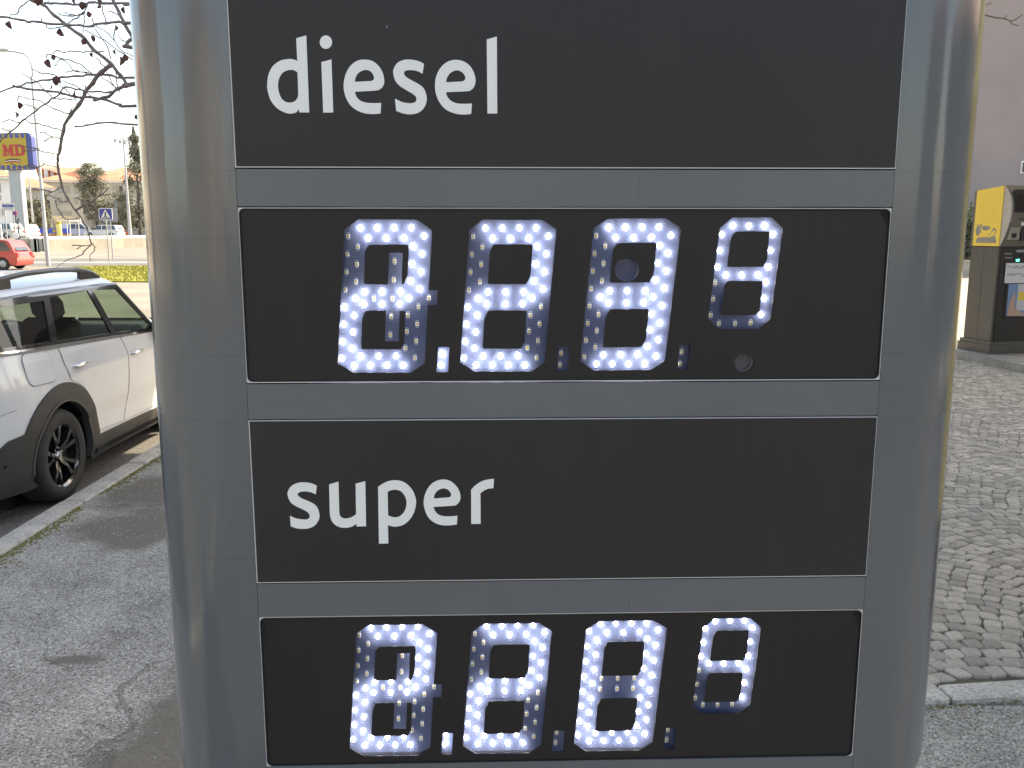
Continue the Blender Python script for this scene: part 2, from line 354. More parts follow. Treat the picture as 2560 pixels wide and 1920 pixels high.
# kerb in front of the setts
kr = empty('sett_kerb', (0, 0, 0)); kr['kind'] = 'structure'
kb = MB(); kb.box((0, 0, -.05), (.62, .112, .13), bev=.008)
kme2 = kb.mesh('kerb_stone'); kme2.materials.append(M_KERBR); shade(kme2, 30)
for i in range(18):
    x = .25 + i * .628 - .105
    o = bpy.data.objects.new('kerb_stone', kme2); link(o, kr); o.location = (x, 3.235 + (x - 1.6) * .13 * .9, .008 + rnd.uniform(-.003, .003)); o.rotation_euler = (0, 0, .118 + rnd.uniform(-.006, .006))
    if x > 8: break
bed = sheet('sett_bed', [(.3, 3.05), (9, 4.2), (14, 4.8), (14, 12.6), (.4, 12.6), (.3, 6)], .001, M_JOINT)
setts = empty('sett_paving', (0, 0, 0)); setts['kind'] = 'structure'
def sett_mesh(k):
    r = random.Random(k); n = 12; vs = []; fs = []
    sk = r.uniform(-.16, .16); rad = [.5 / (abs(math.cos(2 * math.pi * i / n + .31 + sk)) ** 6 + abs(math.sin(2 * math.pi * i / n + .31 - sk)) ** 6) ** (1 / 6) * r.uniform(.95, 1.04) for i in range(n)]
    for (z, s) in ((-.05, 1.0), (.007, 1.0), (.0115, .965), (.013, .88)):
        for i in range(n):
            a = 2 * math.pi * i / n + .31
            vs.append((rad[i] * s * math.cos(a), rad[i] * s * math.sin(a), z + (r.uniform(-.0012, .0012) if z > .01 else 0)))
    vs.append((r.uniform(-.1, .1), r.uniform(-.1, .1), .0135))
    for j in range(3):
        for i in range(n): fs.append([j * n + i, j * n + (i + 1) % n, (j + 1) * n + (i + 1) % n, (j + 1) * n + i])
    for i in range(n): fs.append([3 * n + i, 3 * n + (i + 1) % n, 4 * n])
    return vs, fs
SV = [sett_mesh(k) for k in range(7)]
spots = []
RAD = .74; PIT = .083
for c in range(-2, 10):
    xc = 1.0 + c * 2 * RAD * math.sin(R_(44)) * 1.0
    for k in range(0, 122):
        na = int(R_(88) * RAD / .081); ph = rnd.uniform(-.4, .4) * .05
        for i in range(na + 1):
            t = -R_(44) + R_(88) * (i + .5 * (k % 2) - .25) / na + ph
            if abs(t) > R_(45): continue
            x = xc + RAD * math.sin(t) + rnd.uniform(-.004, .004); y = 2.9 + k * PIT + RAD * math.cos(t) - RAD + .2 + rnd.uniform(-.006, .006)
            if y < 3.332 + (x - 1.66) * .125 or y > 12.5 or x < .43 or x > 8.2: continue
            if x > 6.3 and y > 12.1 - (x - 6.6) * 2: continue
            spots.append((x, y, -t + rnd.uniform(-.07, .07), PIT * 1.0 * max(.72, math.cos(t)) * rnd.uniform(.94, 1.03), .0815 * rnd.uniform(.94, 1.03), rnd.randrange(7), rnd.uniform(-.003, .003)))
# a straight row of bigger setts along the kerb
vis = []
for s in spots:
    px, py, d = to_px((s[0], s[1], 0))
    edge = 2325 + (1760 - py) * .062
    vis.append((not (edge - 30 < px < 2600), d, s))
vis.sort(key=lambda q: (q[0], q[1]))
smes = []
for vs, fs in SV:
    m_ = bpy.data.meshes.new('sett'); m_.from_pydata(vs, [], fs); m_.update(); m_.materials.append(M_SETT); shade(m_, 35); smes.append(m_)
for (far, d, (x, y, a, h, w, k, dz)) in vis[:300]:
    o = bpy.data.objects.new('sett', smes[k]); link(o, setts)
    o.location = (x, y, dz); o.rotation_euler = (rnd.uniform(-.02, .02), rnd.uniform(-.02, .02), a); o.scale = (w, h, 1)
mb = MB()
for (far, d, (x, y, a, h, w, k, dz)) in vis[300:]:
    vs, fs = SV[k]; ca, sa = math.cos(a), math.sin(a)
    mb.add([(x + ca * vx * w - sa * vy * h, y + sa * vx * w + ca * vy * h, vz + dz) for vx, vy, vz in vs], fs)
me = bpy.data.meshes.new('distant_setts'); me.from_pydata(mb.v, [], mb.f); me.update()
o = mesh_obj('distant_setts', me, M_SETT, setts, smooth=35); o['kind'] = 'stuff'

# forecourt beyond the setts, and the raised island of the terminal
sheet('forecourt', [(.4, 12.6), (14, 12.6), (14, 1.6), (60, 1.6), (60, 46), (6, 46), (6, 19.5), (.4, 19.5)], -.02, M_FORE)
isle = MB(); isle.prism([(6.35, 14.6), (6.25, 13.55), (6.42, 13.1), (6.62, 11.2), (6.75, 9.9), (14, 9.2), (14, 14.6)], -.1, .11, 'Z')
mi_ = isle.mesh('terminal_island')
bm = bmesh.new(); bm.from_mesh(mi_)
bmesh.ops.bevel(bm, geom=[e for e in bm.edges if all(v.co.z > .1 for v in e.verts)], offset=.025, segments=2, affect='EDGES'); bm.to_mesh(mi_); bm.free()
o = mesh_obj('terminal_island', mi_, M_ISLE); o['kind'] = 'structure'

# loose stones on the pavement
mb = MB()
ico = [(0, 0, .9), (.85, 0, .25), (.2, .82, .3), (-.75, .45, .25), (-.7, -.5, .3), (.3, -.8, .25), (0, 0, -.3)]
icf = [[0, 1, 2], [0, 2, 3], [0, 3, 4], [0, 4, 5], [0, 5, 1], [6, 2, 1], [6, 3, 2], [6, 4, 3], [6, 5, 4], [6, 1, 5]]
for i in range(5200):
    if i < 2600: x = -2.89 + abs(rnd.gauss(0, .32)); y = rnd.uniform(3.6, 10)
    elif i < 3400: x = rnd.gauss(-2.2, .35); y = rnd.gauss(5.6, .45)
    else: x = rnd.uniform(-2.9, .6) if i < 4700 else rnd.uniform(1.2, 2.6); y = rnd.uniform(2.2, 8) if i < 4700 else rnd.uniform(2.4, 3.2)
    s = .0028 + .006 * rnd.random() ** 3; a = rnd.uniform(0, 6.28); ca, sa = math.cos(a), math.sin(a); q = rnd.uniform(.6, 1.3); h = rnd.uniform(.5, 1)
    mb.add([(x + s * (ca * vx * q - sa * vy), y + s * (sa * vx * q + ca * vy), s * vz * h) for vx, vy, vz in ico], icf)
me = bpy.data.meshes.new('loose_gravel'); me.from_pydata(mb.v, [], mb.f); me.update()
tag(mesh_obj('loose_gravel', me, M_PEB), 'scatter of small pale loose stones on the asphalt pavement', 'gravel', kind='stuff')
# moss along the kerb joints
mb = MB()
def moss_at(x, y, s):
    h = s * rnd.uniform(.4, .9); a = rnd.uniform(0, 6)
    vs = [(x + s * math.cos(a + k * 1.257) * rnd.uniform(.6, 1.1), y + s * math.sin(a + k * 1.257) * rnd.uniform(.6, 1.1), 0) for k in range(5)] + [(x, y, h)]
    mb.add(vs, [[k, (k + 1) % 5, 5] for k in range(5)])
for i in range(2600):
    y = rnd.uniform(3.2, 9); w = .035 + .035 * math.sin(y * 5.1) * math.sin(y * 2.3 + 1)
    if w < .012: continue
    moss_at(-2.898 + abs(rnd.gauss(0, w)), y, rnd.uniform(.004, .011))
for i in range(500): moss_at(rnd.gauss(-2.62, .1), rnd.gauss(3.28, .05), rnd.uniform(.004, .011))
for i in range(420):
    x = rnd.uniform(.5, 4); moss_at(x, 3.168 + (x - 1.6) * .118 - abs(rnd.gauss(0, .012)), rnd.uniform(.003, .008))
me = bpy.data.meshes.new('moss'); me.from_pydata(mb.v, [], mb.f); me.update()
tag(mesh_obj('moss', me, M_MOSS), 'yellow green moss growing along the kerb joints', 'moss', kind='stuff')

# grass on the traffic island
GP = [(-23.3, 47.8), (-20, 34.6), (-8, 33.4), (6, 33.2), (6, 48.8), (-22, 48.9)]
isl_ = MB(); isl_.prism(GP, -.2, -.06, 'Z'); o = isl_.build('traffic_island', pm('grass_soil', (.24, .23, .03), .95, var=(.34, .31, .05), vscale=.4)); o['kind'] = 'structure'
def inpoly(x, y, P):
    c = False; n = len(P); j = n - 1
    for i in range(n):
        if (P[i][1] > y) != (P[j][1] > y) and x < (P[j][0] - P[i][0]) * (y - P[i][1]) / (P[j][1] - P[i][1]) + P[i][0]: c = not c
        j = i
    return c
mb = MB(); cnt = 0
while cnt < 30000:
    x = rnd.uniform(-23.5, -3.5); y = rnd.uniform(33.3, 49)
    if not inpoly(x, y, GP): continue
    cnt += 1; h = rnd.uniform(.03, .09); a = rnd.uniform(0, 3.14); w = rnd.uniform(.012, .035); dx, dy = math.cos(a) * w, math.sin(a) * w; lx, ly = rnd.uniform(-.06, .06), rnd.uniform(-.06, .06)
    mb.add([(x - dx, y - dy, -.06), (x + dx, y + dy, -.06), (x + lx, y + ly, -.06 + h)], [[0, 1, 2]])
me = bpy.data.meshes.new('grass'); me.from_pydata(mb.v, [], mb.f); me.update()
tag(mesh_obj('grass', me, M_GRASS), 'bright green grass on the traffic island', 'grass', kind='stuff')
# ------------------------------------------------------------------ the price totem
tot = empty('price_totem', (0, FACE_D, 0), YAW, 'tall grey fuel price totem with two lit displays and the words diesel and super', 'price sign')
def paint(name, col, rough, wave, spec=.5, streak=0.0, speck=.3):
    m, t, N, L, b = nt(name)
    b.inputs['Roughness'].default_value = rough; b.inputs['Specular IOR Level'].default_value = spec
    tc = N.new('ShaderNodeTexCoord')
    nz = N.new('ShaderNodeTexNoise'); nz.inputs['Scale'].default_value = 2.2; nz.inputs['Detail'].default_value = 6; L.new(tc.outputs['Object'], nz.inputs['Vector'])
    mr = N.new('ShaderNodeMapRange'); mr.inputs['From Min'].default_value = .3; mr.inputs['From Max'].default_value = .7; mr.inputs['To Min'].default_value = .92; mr.inputs['To Max'].default_value = 1.06; L.new(nz.outputs['Fac'], mr.inputs['Value'])
    mu = N.new('ShaderNodeMix'); mu.data_type = 'RGBA'; mu.blend_type = 'MULTIPLY'; mu.inputs['Factor'].default_value = 1; mu.inputs['A'].default_value = (*col, 1); L.new(mr.outputs[0], mu.inputs['B'])
    # dust specks
    vo = N.new('ShaderNodeTexVoronoi'); vo.inputs['Scale'].default_value = 26; L.new(tc.outputs['Object'], vo.inputs['Vector'])
    lt = N.new('ShaderNodeMath'); lt.operation = 'LESS_THAN'; lt.inputs[1].default_value = .022; L.new(vo.outputs['Distance'], lt.inputs[0])
    mx = N.new('ShaderNodeMix'); mx.data_type = 'RGBA'; mx.inputs['B'].default_value = (.45, .44, .42, 1); L.new(mu.outputs['Result'], mx.inputs['A'])
    ml = N.new('ShaderNodeMath'); ml.operation = 'MULTIPLY'; ml.inputs[1].default_value = speck; L.new(lt.outputs[0], ml.inputs[0]); L.new(ml.outputs[0], mx.inputs['Factor'])
    col_ = mx.outputs['Result']
    if streak:      # dried rain runs and dust
        mp = N.new('ShaderNodeMapping'); mp.inputs['Scale'].default_value = (1, 1, .035); L.new(tc.outputs['Object'], mp.inputs['Vector'])
        n4 = N.new('ShaderNodeTexNoise'); n4.inputs['Scale'].default_value = 70; n4.inputs['Detail'].default_value = 4; L.new(mp.outputs[0], n4.inputs['Vector'])
        n5 = N.new('ShaderNodeTexNoise'); n5.inputs['Scale'].default_value = 3; n5.inputs['Detail'].default_value = 4; L.new(tc.outputs['Object'], n5.inputs['Vector'])
        m4 = N.new('ShaderNodeMath'); m4.operation = 'MULTIPLY'; L.new(n4.outputs['Fac'], m4.inputs[0]); L.new(n5.outputs['Fac'], m4.inputs[1])
        r4_ = N.new('ShaderNodeMapRange'); r4_.inputs['From Min'].default_value = .2; r4_.inputs['From Max'].default_value = .42; r4_.inputs['To Max'].default_value = streak; L.new(m4.outputs[0], r4_.inputs['Value'])
        x4 = N.new('ShaderNodeMix'); x4.data_type = 'RGBA'; x4.inputs['B'].default_value = (.2, .19, .18, 1); L.new(r4_.outputs[0], x4.inputs['Factor']); L.new(col_, x4.inputs['A']); col_ = x4.outputs['Result']
        q4 = N.new('ShaderNodeMapRange'); q4.inputs['To Min'].default_value = rough - .05; q4.inputs['To Max'].default_value = rough + .12; L.new(n4.outputs['Fac'], q4.inputs['Value']); L.new(q4.outputs[0], b.inputs['Roughness'])
    L.new(col_, b.inputs['Base Color'])
    if wave:
        mp = N.new('ShaderNodeMapping'); mp.inputs['Scale'].default_value = (1, 1, .12); L.new(tc.outputs['Object'], mp.inputs['Vector'])
        n2 = N.new('ShaderNodeTexNoise'); n2.inputs['Scale'].default_value = 26; n2.inputs['Detail'].default_value = 3; L.new(mp.outputs[0], n2.inputs['Vector'])
        n3 = N.new('ShaderNodeTexNoise'); n3.inputs['Scale'].default_value = 320; n3.inputs['Detail'].default_value = 1; L.new(tc.outputs['Object'], n3.inputs['Vector'])
        ad = N.new('ShaderNodeMath'); ad.operation = 'MULTIPLY_ADD'; ad.inputs[1].default_value = .06; L.new(n3.outputs['Fac'], ad.inputs[0]); L.new(n2.outputs['Fac'], ad.inputs[2])
        bp = N.new('ShaderNodeBump'); bp.inputs['Strength'].default_value = wave; bp.inputs['Distance'].default_value = .01
        L.new(ad.outputs[0], bp.inputs['Height']); L.new(bp.outputs[0], b.inputs['Normal'])
    return m
M_BODY = paint('grey_wrap_film', (.118, .127, .132), .10, .09, spec=.6, streak=.05)
M_BAND = paint('grey_band_film', (.125, .134, .140), .28, 0, streak=.06)
M_DARK = paint('charcoal_film', (.031, .0285, .028), .40, 0, spec=.26, streak=.022, speck=.12)
M_MASK = paint('display_film', (.024, .022, .0222), .38, 0, spec=.24, streak=.02, speck=.12)
M_EDGE = pm('pale_panel_edge', (.62, .62, .60), .5)
M_WHITE = pm('white_vinyl', (.83, .83, .79), .45)
M_BLACK = pm('black_gasket', (.008, .008, .008), .6)
M_EDGE_GLINT = pm('edge_glint_metal', (.6, .6, .58), .3, metal=.7)
M_BOARD = pm('circuit_board', (.055, .08, .15), .45, var=(.065, .09, .155), vscale=30)
M_PLINTH = pm('dark_plinth', (.03, .03, .032), .6)
XL, XR, CX, W, RC, ZB, ZT = -.4535, .642, .0915, .749, .168, .752, 3.05
FX = {-1: CX - (W - RC), 1: CX + (W - RC)}
def col_profile(s, z):
    r = .055; d = 0.0
    if z < ZB + r: d = r - math.sqrt(max(0, r * r - (r - (z - ZB)) ** 2))
    inner = XL if s < 0 else XR; pts = [(inner, 0)]
    for yc, a0 in ((RC, -90), (RC + .05, 0)):
        for k in range(15):
            a = R_(a0 + 90 * k / 14); x = FX[s] + s * RC * math.cos(a); y = yc + RC * math.sin(a)
            x -= s * d * (abs(x - FX[s]) / RC); pts.append((x, y))
    pts.append((inner, 2 * RC + .05)); return pts
for s in (-1, 1):
    zs = [ZB + .055 * (1 - math.cos(R_(90 * k / 8))) for k in range(9)] + [.95, 1.1, 1.3, 1.5, 1.7, 1.9, 2.1, 2.4, 2.7, ZT]
    prof = [col_profile(s, z) for z in zs]; n = len(prof[0]); mb = MB()
    vs = [(x, y, z) for pr, z in zip(prof, zs) for x, y in pr]; fs = []
    for j in range(len(zs) - 1):
        for i in range(n): fs.append([j * n + i, j * n + (i + 1) % n, (j + 1) * n + (i + 1) % n, (j + 1) * n + i])
    fs.append(list(range(n))); fs.append([(len(zs) - 1) * n + i for i in range(n)])
    mb.add(vs, fs); c_ = mb.build('side_column', M_BODY, tot, smooth=28)
    # seams of the wrapped film
    for z in (1.9187, 1.8076, 1.6122, 1.4985, 1.2504, 1.1394, 2.26):
        pr = col_profile(s, z)[0:16]; q = MB(); vs = []; fs = []
        for i, (x, y) in enumerate(pr):
            nx, ny = (0, -1) if i == 0 else (s * math.cos(R_(-90 + 90 * (i - 1) / 14)), math.sin(R_(-90 + 90 * (i - 1) / 14)))
            for (o, dz) in ((-.001, -.0008), (.0005, -.0005), (.0005, .0005), (-.001, .0008)): vs.append((x + nx * o, y + ny * o, z + dz))
        for i in range(15):
            for k in range(3): fs.append([i * 4 + k, i * 4 + k + 1, i * 4 + 5 + k, i * 4 + 4 + k])
        q.add(vs, fs); q.build('film_seam', M_BODY, c_)
    # pale metal strip added for the reflection along the sheet edge
    xs = CX + s * (W + .001)
    q = MB(); q.box((CX + s * (W - .0066), RC + .02, (ZB + ZT) / 2 + .05), (.016, .05, ZT - ZB - .12), bev=.003); q.build('edge_glint_strip', M_EDGE_GLINT, tot)
mb = MB(); mb.box(((XL + XR) / 2, .376, (ZB + ZT) / 2), (XR - XL - .002, .02, ZT - ZB - .01)); mb.build('back_shell', M_BODY, tot)
mb = MB(); mb.box((CX, .19, ZB / 2 + .01), (.74, .2, ZB + .0), bev=.01); mb.build('pedestal', M_PLINTH, tot)
mb = MB(); mb.box(((XL + XR) / 2, .19, ZB + .006), (XR - XL - .004, .34, .012)); mb.build('bottom_plate', M_BODY, tot)
# bands between the panels, in two lengths with a hairline joint
SEAM_X = (.0335, .2125)
for (z0, z1) in ((ZB, .8465), (1.1405, 1.2025), (1.5015, 1.5625), (1.8605, 1.9205), (2.2205, ZT)):
    for (a, b_) in ((XL + .0006, SEAM_X[1] - .00005), (SEAM_X[1] + .00005, XR - .0006)):
        mb = MB(); mb.box(((a + b_) / 2, .0105 + (.0003 if a < 0 else 0), (z0 + z1) / 2), (b_ - a, .021, z1 - z0)); mb.build('band_panel', M_BAND, tot)
for z0, z1 in ((ZB, ZT),):
    mb = MB(); mb.box(((XL + XR) / 2, .13, (z0 + z1) / 2), (XR - XL - .01, .01, z1 - z0)); mb.build('inner_wall', M_BLACK, tot)

# fuel names
def letters(region, sc, items, panel, depth=-.0024):
    for nm, loops in items:
        L2 = [[on_face(region[0] + x * sc, region[1] + y * sc, 0) for x, y in lp] for lp in loops]
        me = stand(fill2d(L2, .0006), depth); o = mesh_obj('letter', me, M_WHITE, panel); o['label'] = 'white letter ' + nm
S = smooth_loop
C1 = lambda *p: (*p, 1)
pan = {}
for nm, z0, z1 in (('diesel', 1.9225, 2.2185), ('super', 1.2045, 1.4995)):
    mb = MB(); mb.box(((XL + XR) / 2, .004, (z0 + z1) / 2), (XR - XL - .0012, .010, z1 - z0 - .0006)); e_ = mb.build('panel_edge', M_EDGE, tot)
    mb = MB(); mb.box(((XL + XR) / 2 + .0004, .004, (z0 + z1) / 2 + .0004), (XR - XL - .0042, .0124, z1 - z0 - .0034), bev=.0005)
    pan[nm] = mb.build('name_panel', M_DARK, tot); pan[nm]['label'] = 'charcoal panel with the word ' + nm
K1 = 320 / 2212; K3 = 280 / 2212
letters((650, 80), K1, [
 ('d', [S([C1(632, 115), C1(805, 65), C1(857, 1395), C1(683, 1393), C1(680, 1335), (625, 1395), (530, 1415), (420, 1390), (290, 1310), (190, 1180), (140, 1020), (132, 900), (155, 740), (225, 600), (350, 505), (500, 472), (590, 482), C1(650, 505)]),
        S([C1(655, 705), (590, 665), (505, 663), (410, 700), (345, 790), (317, 920), (335, 1050), (385, 1160), (460, 1215), (530, 1222), (600, 1205), (650, 1150), C1(668, 1085)])]),
 ('i', [[(1065, 525), (1240, 480), (1271, 1395), (1098, 1397)], circle(1144, 182, 106, 32, 116)]),
 ('e', [S([C1(2087, 1412), (1960, 1422), (1800, 1405), (1650, 1340), (1540, 1235), (1470, 1080), (1450, 920), (1480, 750), (1560, 600), (1680, 505), (1810, 482), (1950, 510), (2060, 600), (2130, 730), (2150, 870), (2125, 945), (2075, 995), (2000, 1017), C1(1643, 1037), (1670, 1120), (1740, 1190), (1840, 1225), (1960, 1233), C1(2097, 1230)]),
        S([C1(1641, 866), (1665, 770), (1730, 695), (1830, 660), (1920, 690), (1970, 770), (1965, 830), C1(1925, 853)])])], pan['diesel'])
letters((960, 80), K1, [
 ('s', [S([C1(693, 555), (600, 510), (480, 485), (360, 485), (240, 535), (170, 640), (165, 730), (200, 850), (280, 940), (400, 1015), (500, 1075), (555, 1130), (558, 1190), (520, 1225), (440, 1235), (320, 1215), C1(193, 1157), C1(213, 1367), (330, 1410), (460, 1427), (590, 1400), (690, 1320), (740, 1190), (725, 1060), (680, 970), (600, 905), (480, 840), (390, 785), (350, 730), (360, 685), (420, 665), (520, 668), (600, 690), C1(668, 730)])]),
 ('e', [S([C1(1507, 1420), (1380, 1430), (1240, 1415), (1090, 1355), (980, 1250), (905, 1095), (883, 940), (905, 770), (985, 615), (1110, 515), (1250, 487), (1390, 520), (1500, 610), (1565, 740), (1582, 860), (1555, 955), (1500, 1010), (1440, 1028), C1(1072, 1045), (1100, 1130), (1170, 1200), (1270, 1238), (1390, 1245), C1(1520, 1240)]),
        S([C1(1073, 874), (1095, 785), (1160, 705), (1260, 668), (1350, 700), (1403, 775), (1395, 835), C1(1350, 860)])]),
 ('l', [[(1775, 135), (1950, 85), (1957, 1412), (1787, 1412)]])], pan['diesel'])
letters((700, 1180), K3, [
 ('s', [S([C1(733, 263), (620, 215), (480, 195), (350, 210), (230, 270), (160, 380), (165, 480), (220, 590), (320, 665), (450, 725), (545, 780), (590, 840), (580, 900), (520, 928), (400, 920), (300, 900), C1(203, 853), C1(220, 1062), (330, 1100), (460, 1113), (600, 1095), (710, 1030), (780, 910), (780, 800), (740, 690), (670, 620), (560, 565), (440, 515), (365, 460), (360, 415), (420, 380), (520, 375), (620, 392), C1(712, 432)])]),
 ('u', [S([C1(975, 237), C1(1160, 182), C1(1175, 790), (1190, 855), (1235, 895), (1300, 910), (1400, 890), (1480, 845), C1(1507, 815), C1(1497, 222), C1(1688, 172), C1(1704, 1060), C1(1520, 1067), C1(1510, 1015), (1420, 1070), (1280, 1092), (1150, 1065), (1050, 990), (1000, 880), C1(988, 790)])])], pan['super'])
letters((960, 1180), K3, [
 ('p', [S([C1(-114, 283), (0, 210), (120, 165), (240, 155), (370, 180), (490, 260), (580, 380), (630, 520), (632, 640), (590, 800), (500, 940), (380, 1035), (240, 1068), (150, 1060), C1(80, 1037), C1(91, 1400), C1(-96, 1403)]),
        S([C1(75, 380), (150, 350), (240, 342), (340, 375), (410, 460), (447, 570), (435, 690), (390, 790), (310, 865), (220, 885), (140, 870), C1(83, 845)])]),
 ('e', [S([C1(1440, 1028), (1250, 1045), (1080, 1025), (940, 950), (850, 840), (800, 700), (785, 570), (820, 410), (900, 270), (1020, 175), (1170, 140), (1310, 170), (1430, 270), (1495, 390), (1512, 500), (1490, 575), (1440, 630), (1370, 655), C1(978, 680), (1010, 760), (1070, 825), (1160, 860), (1290, 867), C1(1452, 855)]),
        S([C1(983, 515), (1010, 420), (1080, 345), (1180, 315), (1270, 345), (1325, 415), (1320, 465), C1(1285, 493)])]),
 ('r', [S([C1(1720, 345), (1800, 260), (1920, 180), (2050, 140), C1(2172, 127), C1(2160, 313), (2080, 318), (1990, 350), C1(1905, 410), C1(1909, 1013), C1(1723, 1017)])])], pan['super'])
# a fleck of lifted film on the diesel panel, and a pale nick
for pts, m_ in (([(1655, 860), (1662, 842), (1690, 828), (1678, 850)], M_BLACK), ([(-40, 155), (-36, 140), (-28, 142), (-30, 158)], pm('blue_nick', (.12, .14, .2), .5))):
    q = [on_face(1400 + x * .4521, y * .4521) for x, y in pts] if pts[0][0] > 0 else [on_face(320 + (x + 1467) * .4521, y * .4521) for x, y in pts]
    mesh_obj('film_nick', stand(fill2d([q], .0002), -.0024), m_, pan['diesel'])

# ---- price displays
def PA(x, y): return (580 + x * .38879, 500 + y * .38879)
def PB(x, y): return (1380 + x * .38879, 500 + y * .38879)
MASK_Y, BOARD_Y = .0055, .0255            # film plane and board plane behind the face
def FA(x, y): return on_face(*PA(x, y), MASK_Y)
def FB(x, y): return on_face(*PB(x, y), MASK_Y)
d2_out = [(1610, 127), (1995, 127), (2085, 188), (2010, 1043), (1925, 1102), (1560, 1102), (1467, 1043), (1527, 192)]
d2_in = [[(1680, 285), (1925, 285), (1933, 295), (1920, 485), (1892, 541), (1652, 541), (1645, 533), (1658, 330)], [(1648, 710), (1888, 710), (1895, 718), (1882, 915), (1855, 955), (1618, 955), (1611, 947), (1622, 765)]]
d1_out = [(810, 125), (1190, 125), (1287, 195), (1265, 580), (1322, 580), (1318, 675), (1258, 675), (1240, 1048), (1150, 1110), (783, 1110), (681, 1050), (722, 190)]
d1_in = [[(880, 287), (1128, 287), (1138, 300), (1130, 490), (1105, 543), (1090, 543), (1097, 340), (1012, 340), (1003, 543), (855, 540), (849, 532), (855, 330)],
         [(860, 712), (990, 712), (985, 908), (1072, 908), (1078, 712), (1105, 712), (1114, 722), (1107, 920), (1083, 960), (836, 960), (830, 952), (838, 765)]]
d3_out = [(360, 120), (732, 118), (828, 180), (725, 1033), (632, 1093), (270, 1096), (181, 1035), (267, 182)]
d3_in = [[(418, 276), (662, 274), (672, 283), (655, 472), (625, 530), (379, 532), (372, 524), (392, 320)], [(372, 702), (614, 700), (623, 709), (602, 905), (574, 945), (334, 948), (327, 940), (345, 752)]]
sm_out = [(1162, 112), (1410, 112), (1483, 185), (1403, 763), (1325, 828), (1070, 828), (1005, 763), (1080, 180)]
sm_in = [[(1178, 202), (1392, 202), (1398, 210), (1383, 383), (1357, 430), (1131, 430), (1125, 423), (1150, 240)], [(1128, 520), (1349, 520), (1355, 528), (1335, 710), (1308, 740), (1091, 740), (1085, 733), (1105, 555)]]
dots = [[FA(*q) for q in ((1327, 946), (1398, 946), (1390, 1105), (1316, 1105))], [FA(*q) for q in ((2098, 940), (2172, 940), (2160, 1098), (2087, 1098))], [FB(*q) for q in ((820, 930), (890, 930), (876, 1090), (802, 1092))]]
LED2 = dict(top=[(1630, 182), (1738, 180), (1847, 179), (1955, 179), (1677, 248), (1792, 248), (1907, 246)],
    ur=[(2035, 233), (2020, 348), (2010, 462), (2000, 573), (1963, 300), (1953, 412), (1942, 521)],
    mid=[(1648, 590), (1760, 590), (1876, 590), (1640, 670), (1757, 670), (1868, 668)], side=[(1585, 632), (1930, 630)],
    ul=[(1550, 235), (1542, 350), (1534, 463), (1525, 576), (1610, 303), (1602, 413), (1594, 524)],
    ll=[(1517, 688), (1509, 799), (1500, 910), (1491, 1016), (1577, 742), (1568, 848), (1560, 953)],
    lr=[(1988, 686), (1978, 797), (1968, 905), (1958, 1012), (1920, 740), (1911, 843), (1900, 949)],
    bot=[(1615, 1003), (1727, 1002), (1838, 1000), (1570, 1062), (1674, 1061), (1779, 1061), (1884, 1061)])
LEDS = dict(top=[(1162, 166), (1265, 166), (1365, 165)], ul=[(1092, 222), (1078, 325), (1062, 430)], ur=[(1420, 220), (1405, 325), (1390, 430)],
    mid=[(1118, 484), (1220, 484), (1323, 482)], ll=[(1048, 533), (1035, 637), (1021, 740)], lr=[(1375, 530), (1362, 633), (1344, 737)], bot=[(1074, 793), (1176, 793), (1276, 790)])
def BA(x, y): return on_face(*PA(x, y), BOARD_Y)
def BB(x, y): return on_face(*PB(x, y), BOARD_Y)
led2 = {k: [BA(*q) for q in v] for k, v in LED2.items()}
leds = {k: [BB(*q) for q in v] for k, v in LEDS.items()}
plus = [BA(*q) for q in ((1045, 393), (1040, 513), (1032, 632), (913, 632), (1267, 630), (1025, 750), (1019, 866))]
ref2 = BA(1630, 182)
off1 = tuple(a - b for a, b in zip(BA(826, 180), ref2)); off3 = tuple(a - b for a, b in zip(BB(364, 177), ref2))
dot_led = [[BA(1348, 990), BA(1342, 1062)], [BA(2117, 983), BA(2109, 1060)], [BB(833, 975), BB(823, 1053)]]
# light emitting diodes: a square package with phosphor, solder pads above and below
M_PKG = pm('led_package', (.78, .77, .70), .4); M_PHOS = pm('led_phosphor', (.80, .62, .10), .4); M_PAD = pm('solder_pad', (.5, .52, .55), .4)
LED_ON = pm('led_lit', (.9, .9, .9), .4, emit=(.80, .84, 1.0), estr=30.0)
LED_ON2 = pm('led_lit_dimmer', (.9, .9, .9), .4, emit=(.80, .84, 1.0), estr=23.0)
def led_mesh(lit):
    mb = MB()
    if lit:
        mb.lathe([(.0, -.0050), (.0026, -.0042), (.0038, -.0022), (.0038, 0)], seg=8, axis='Y', mi=0)
    else:
        mb.box((0, -.0011, 0), (.0062, .0022, .0074), mi=0, bev=.0004); mb.box((0, -.0024, -.0002), (.0040, .0006, .0046), mi=1)
    for z in (.0058, -.0056):
        for x in (-.0018, 0, .0018): mb.box((x, -.0003, z), (.0012, .0006, .0013), mi=2)
    me = mb.mesh('led'); 
    for m_ in ([[LED_ON, LED_ON2][lit - 1]] * 2 + [M_PAD] if lit else [M_PKG, M_PHOS, M_PAD]): me.materials.append(m_)
    return me
ME_ONS, ME_OFF = (led_mesh(1), led_mesh(2)), led_mesh(0)
lit_led = lambda: ME_ONS[1 if rnd.random() < .3 else 0]
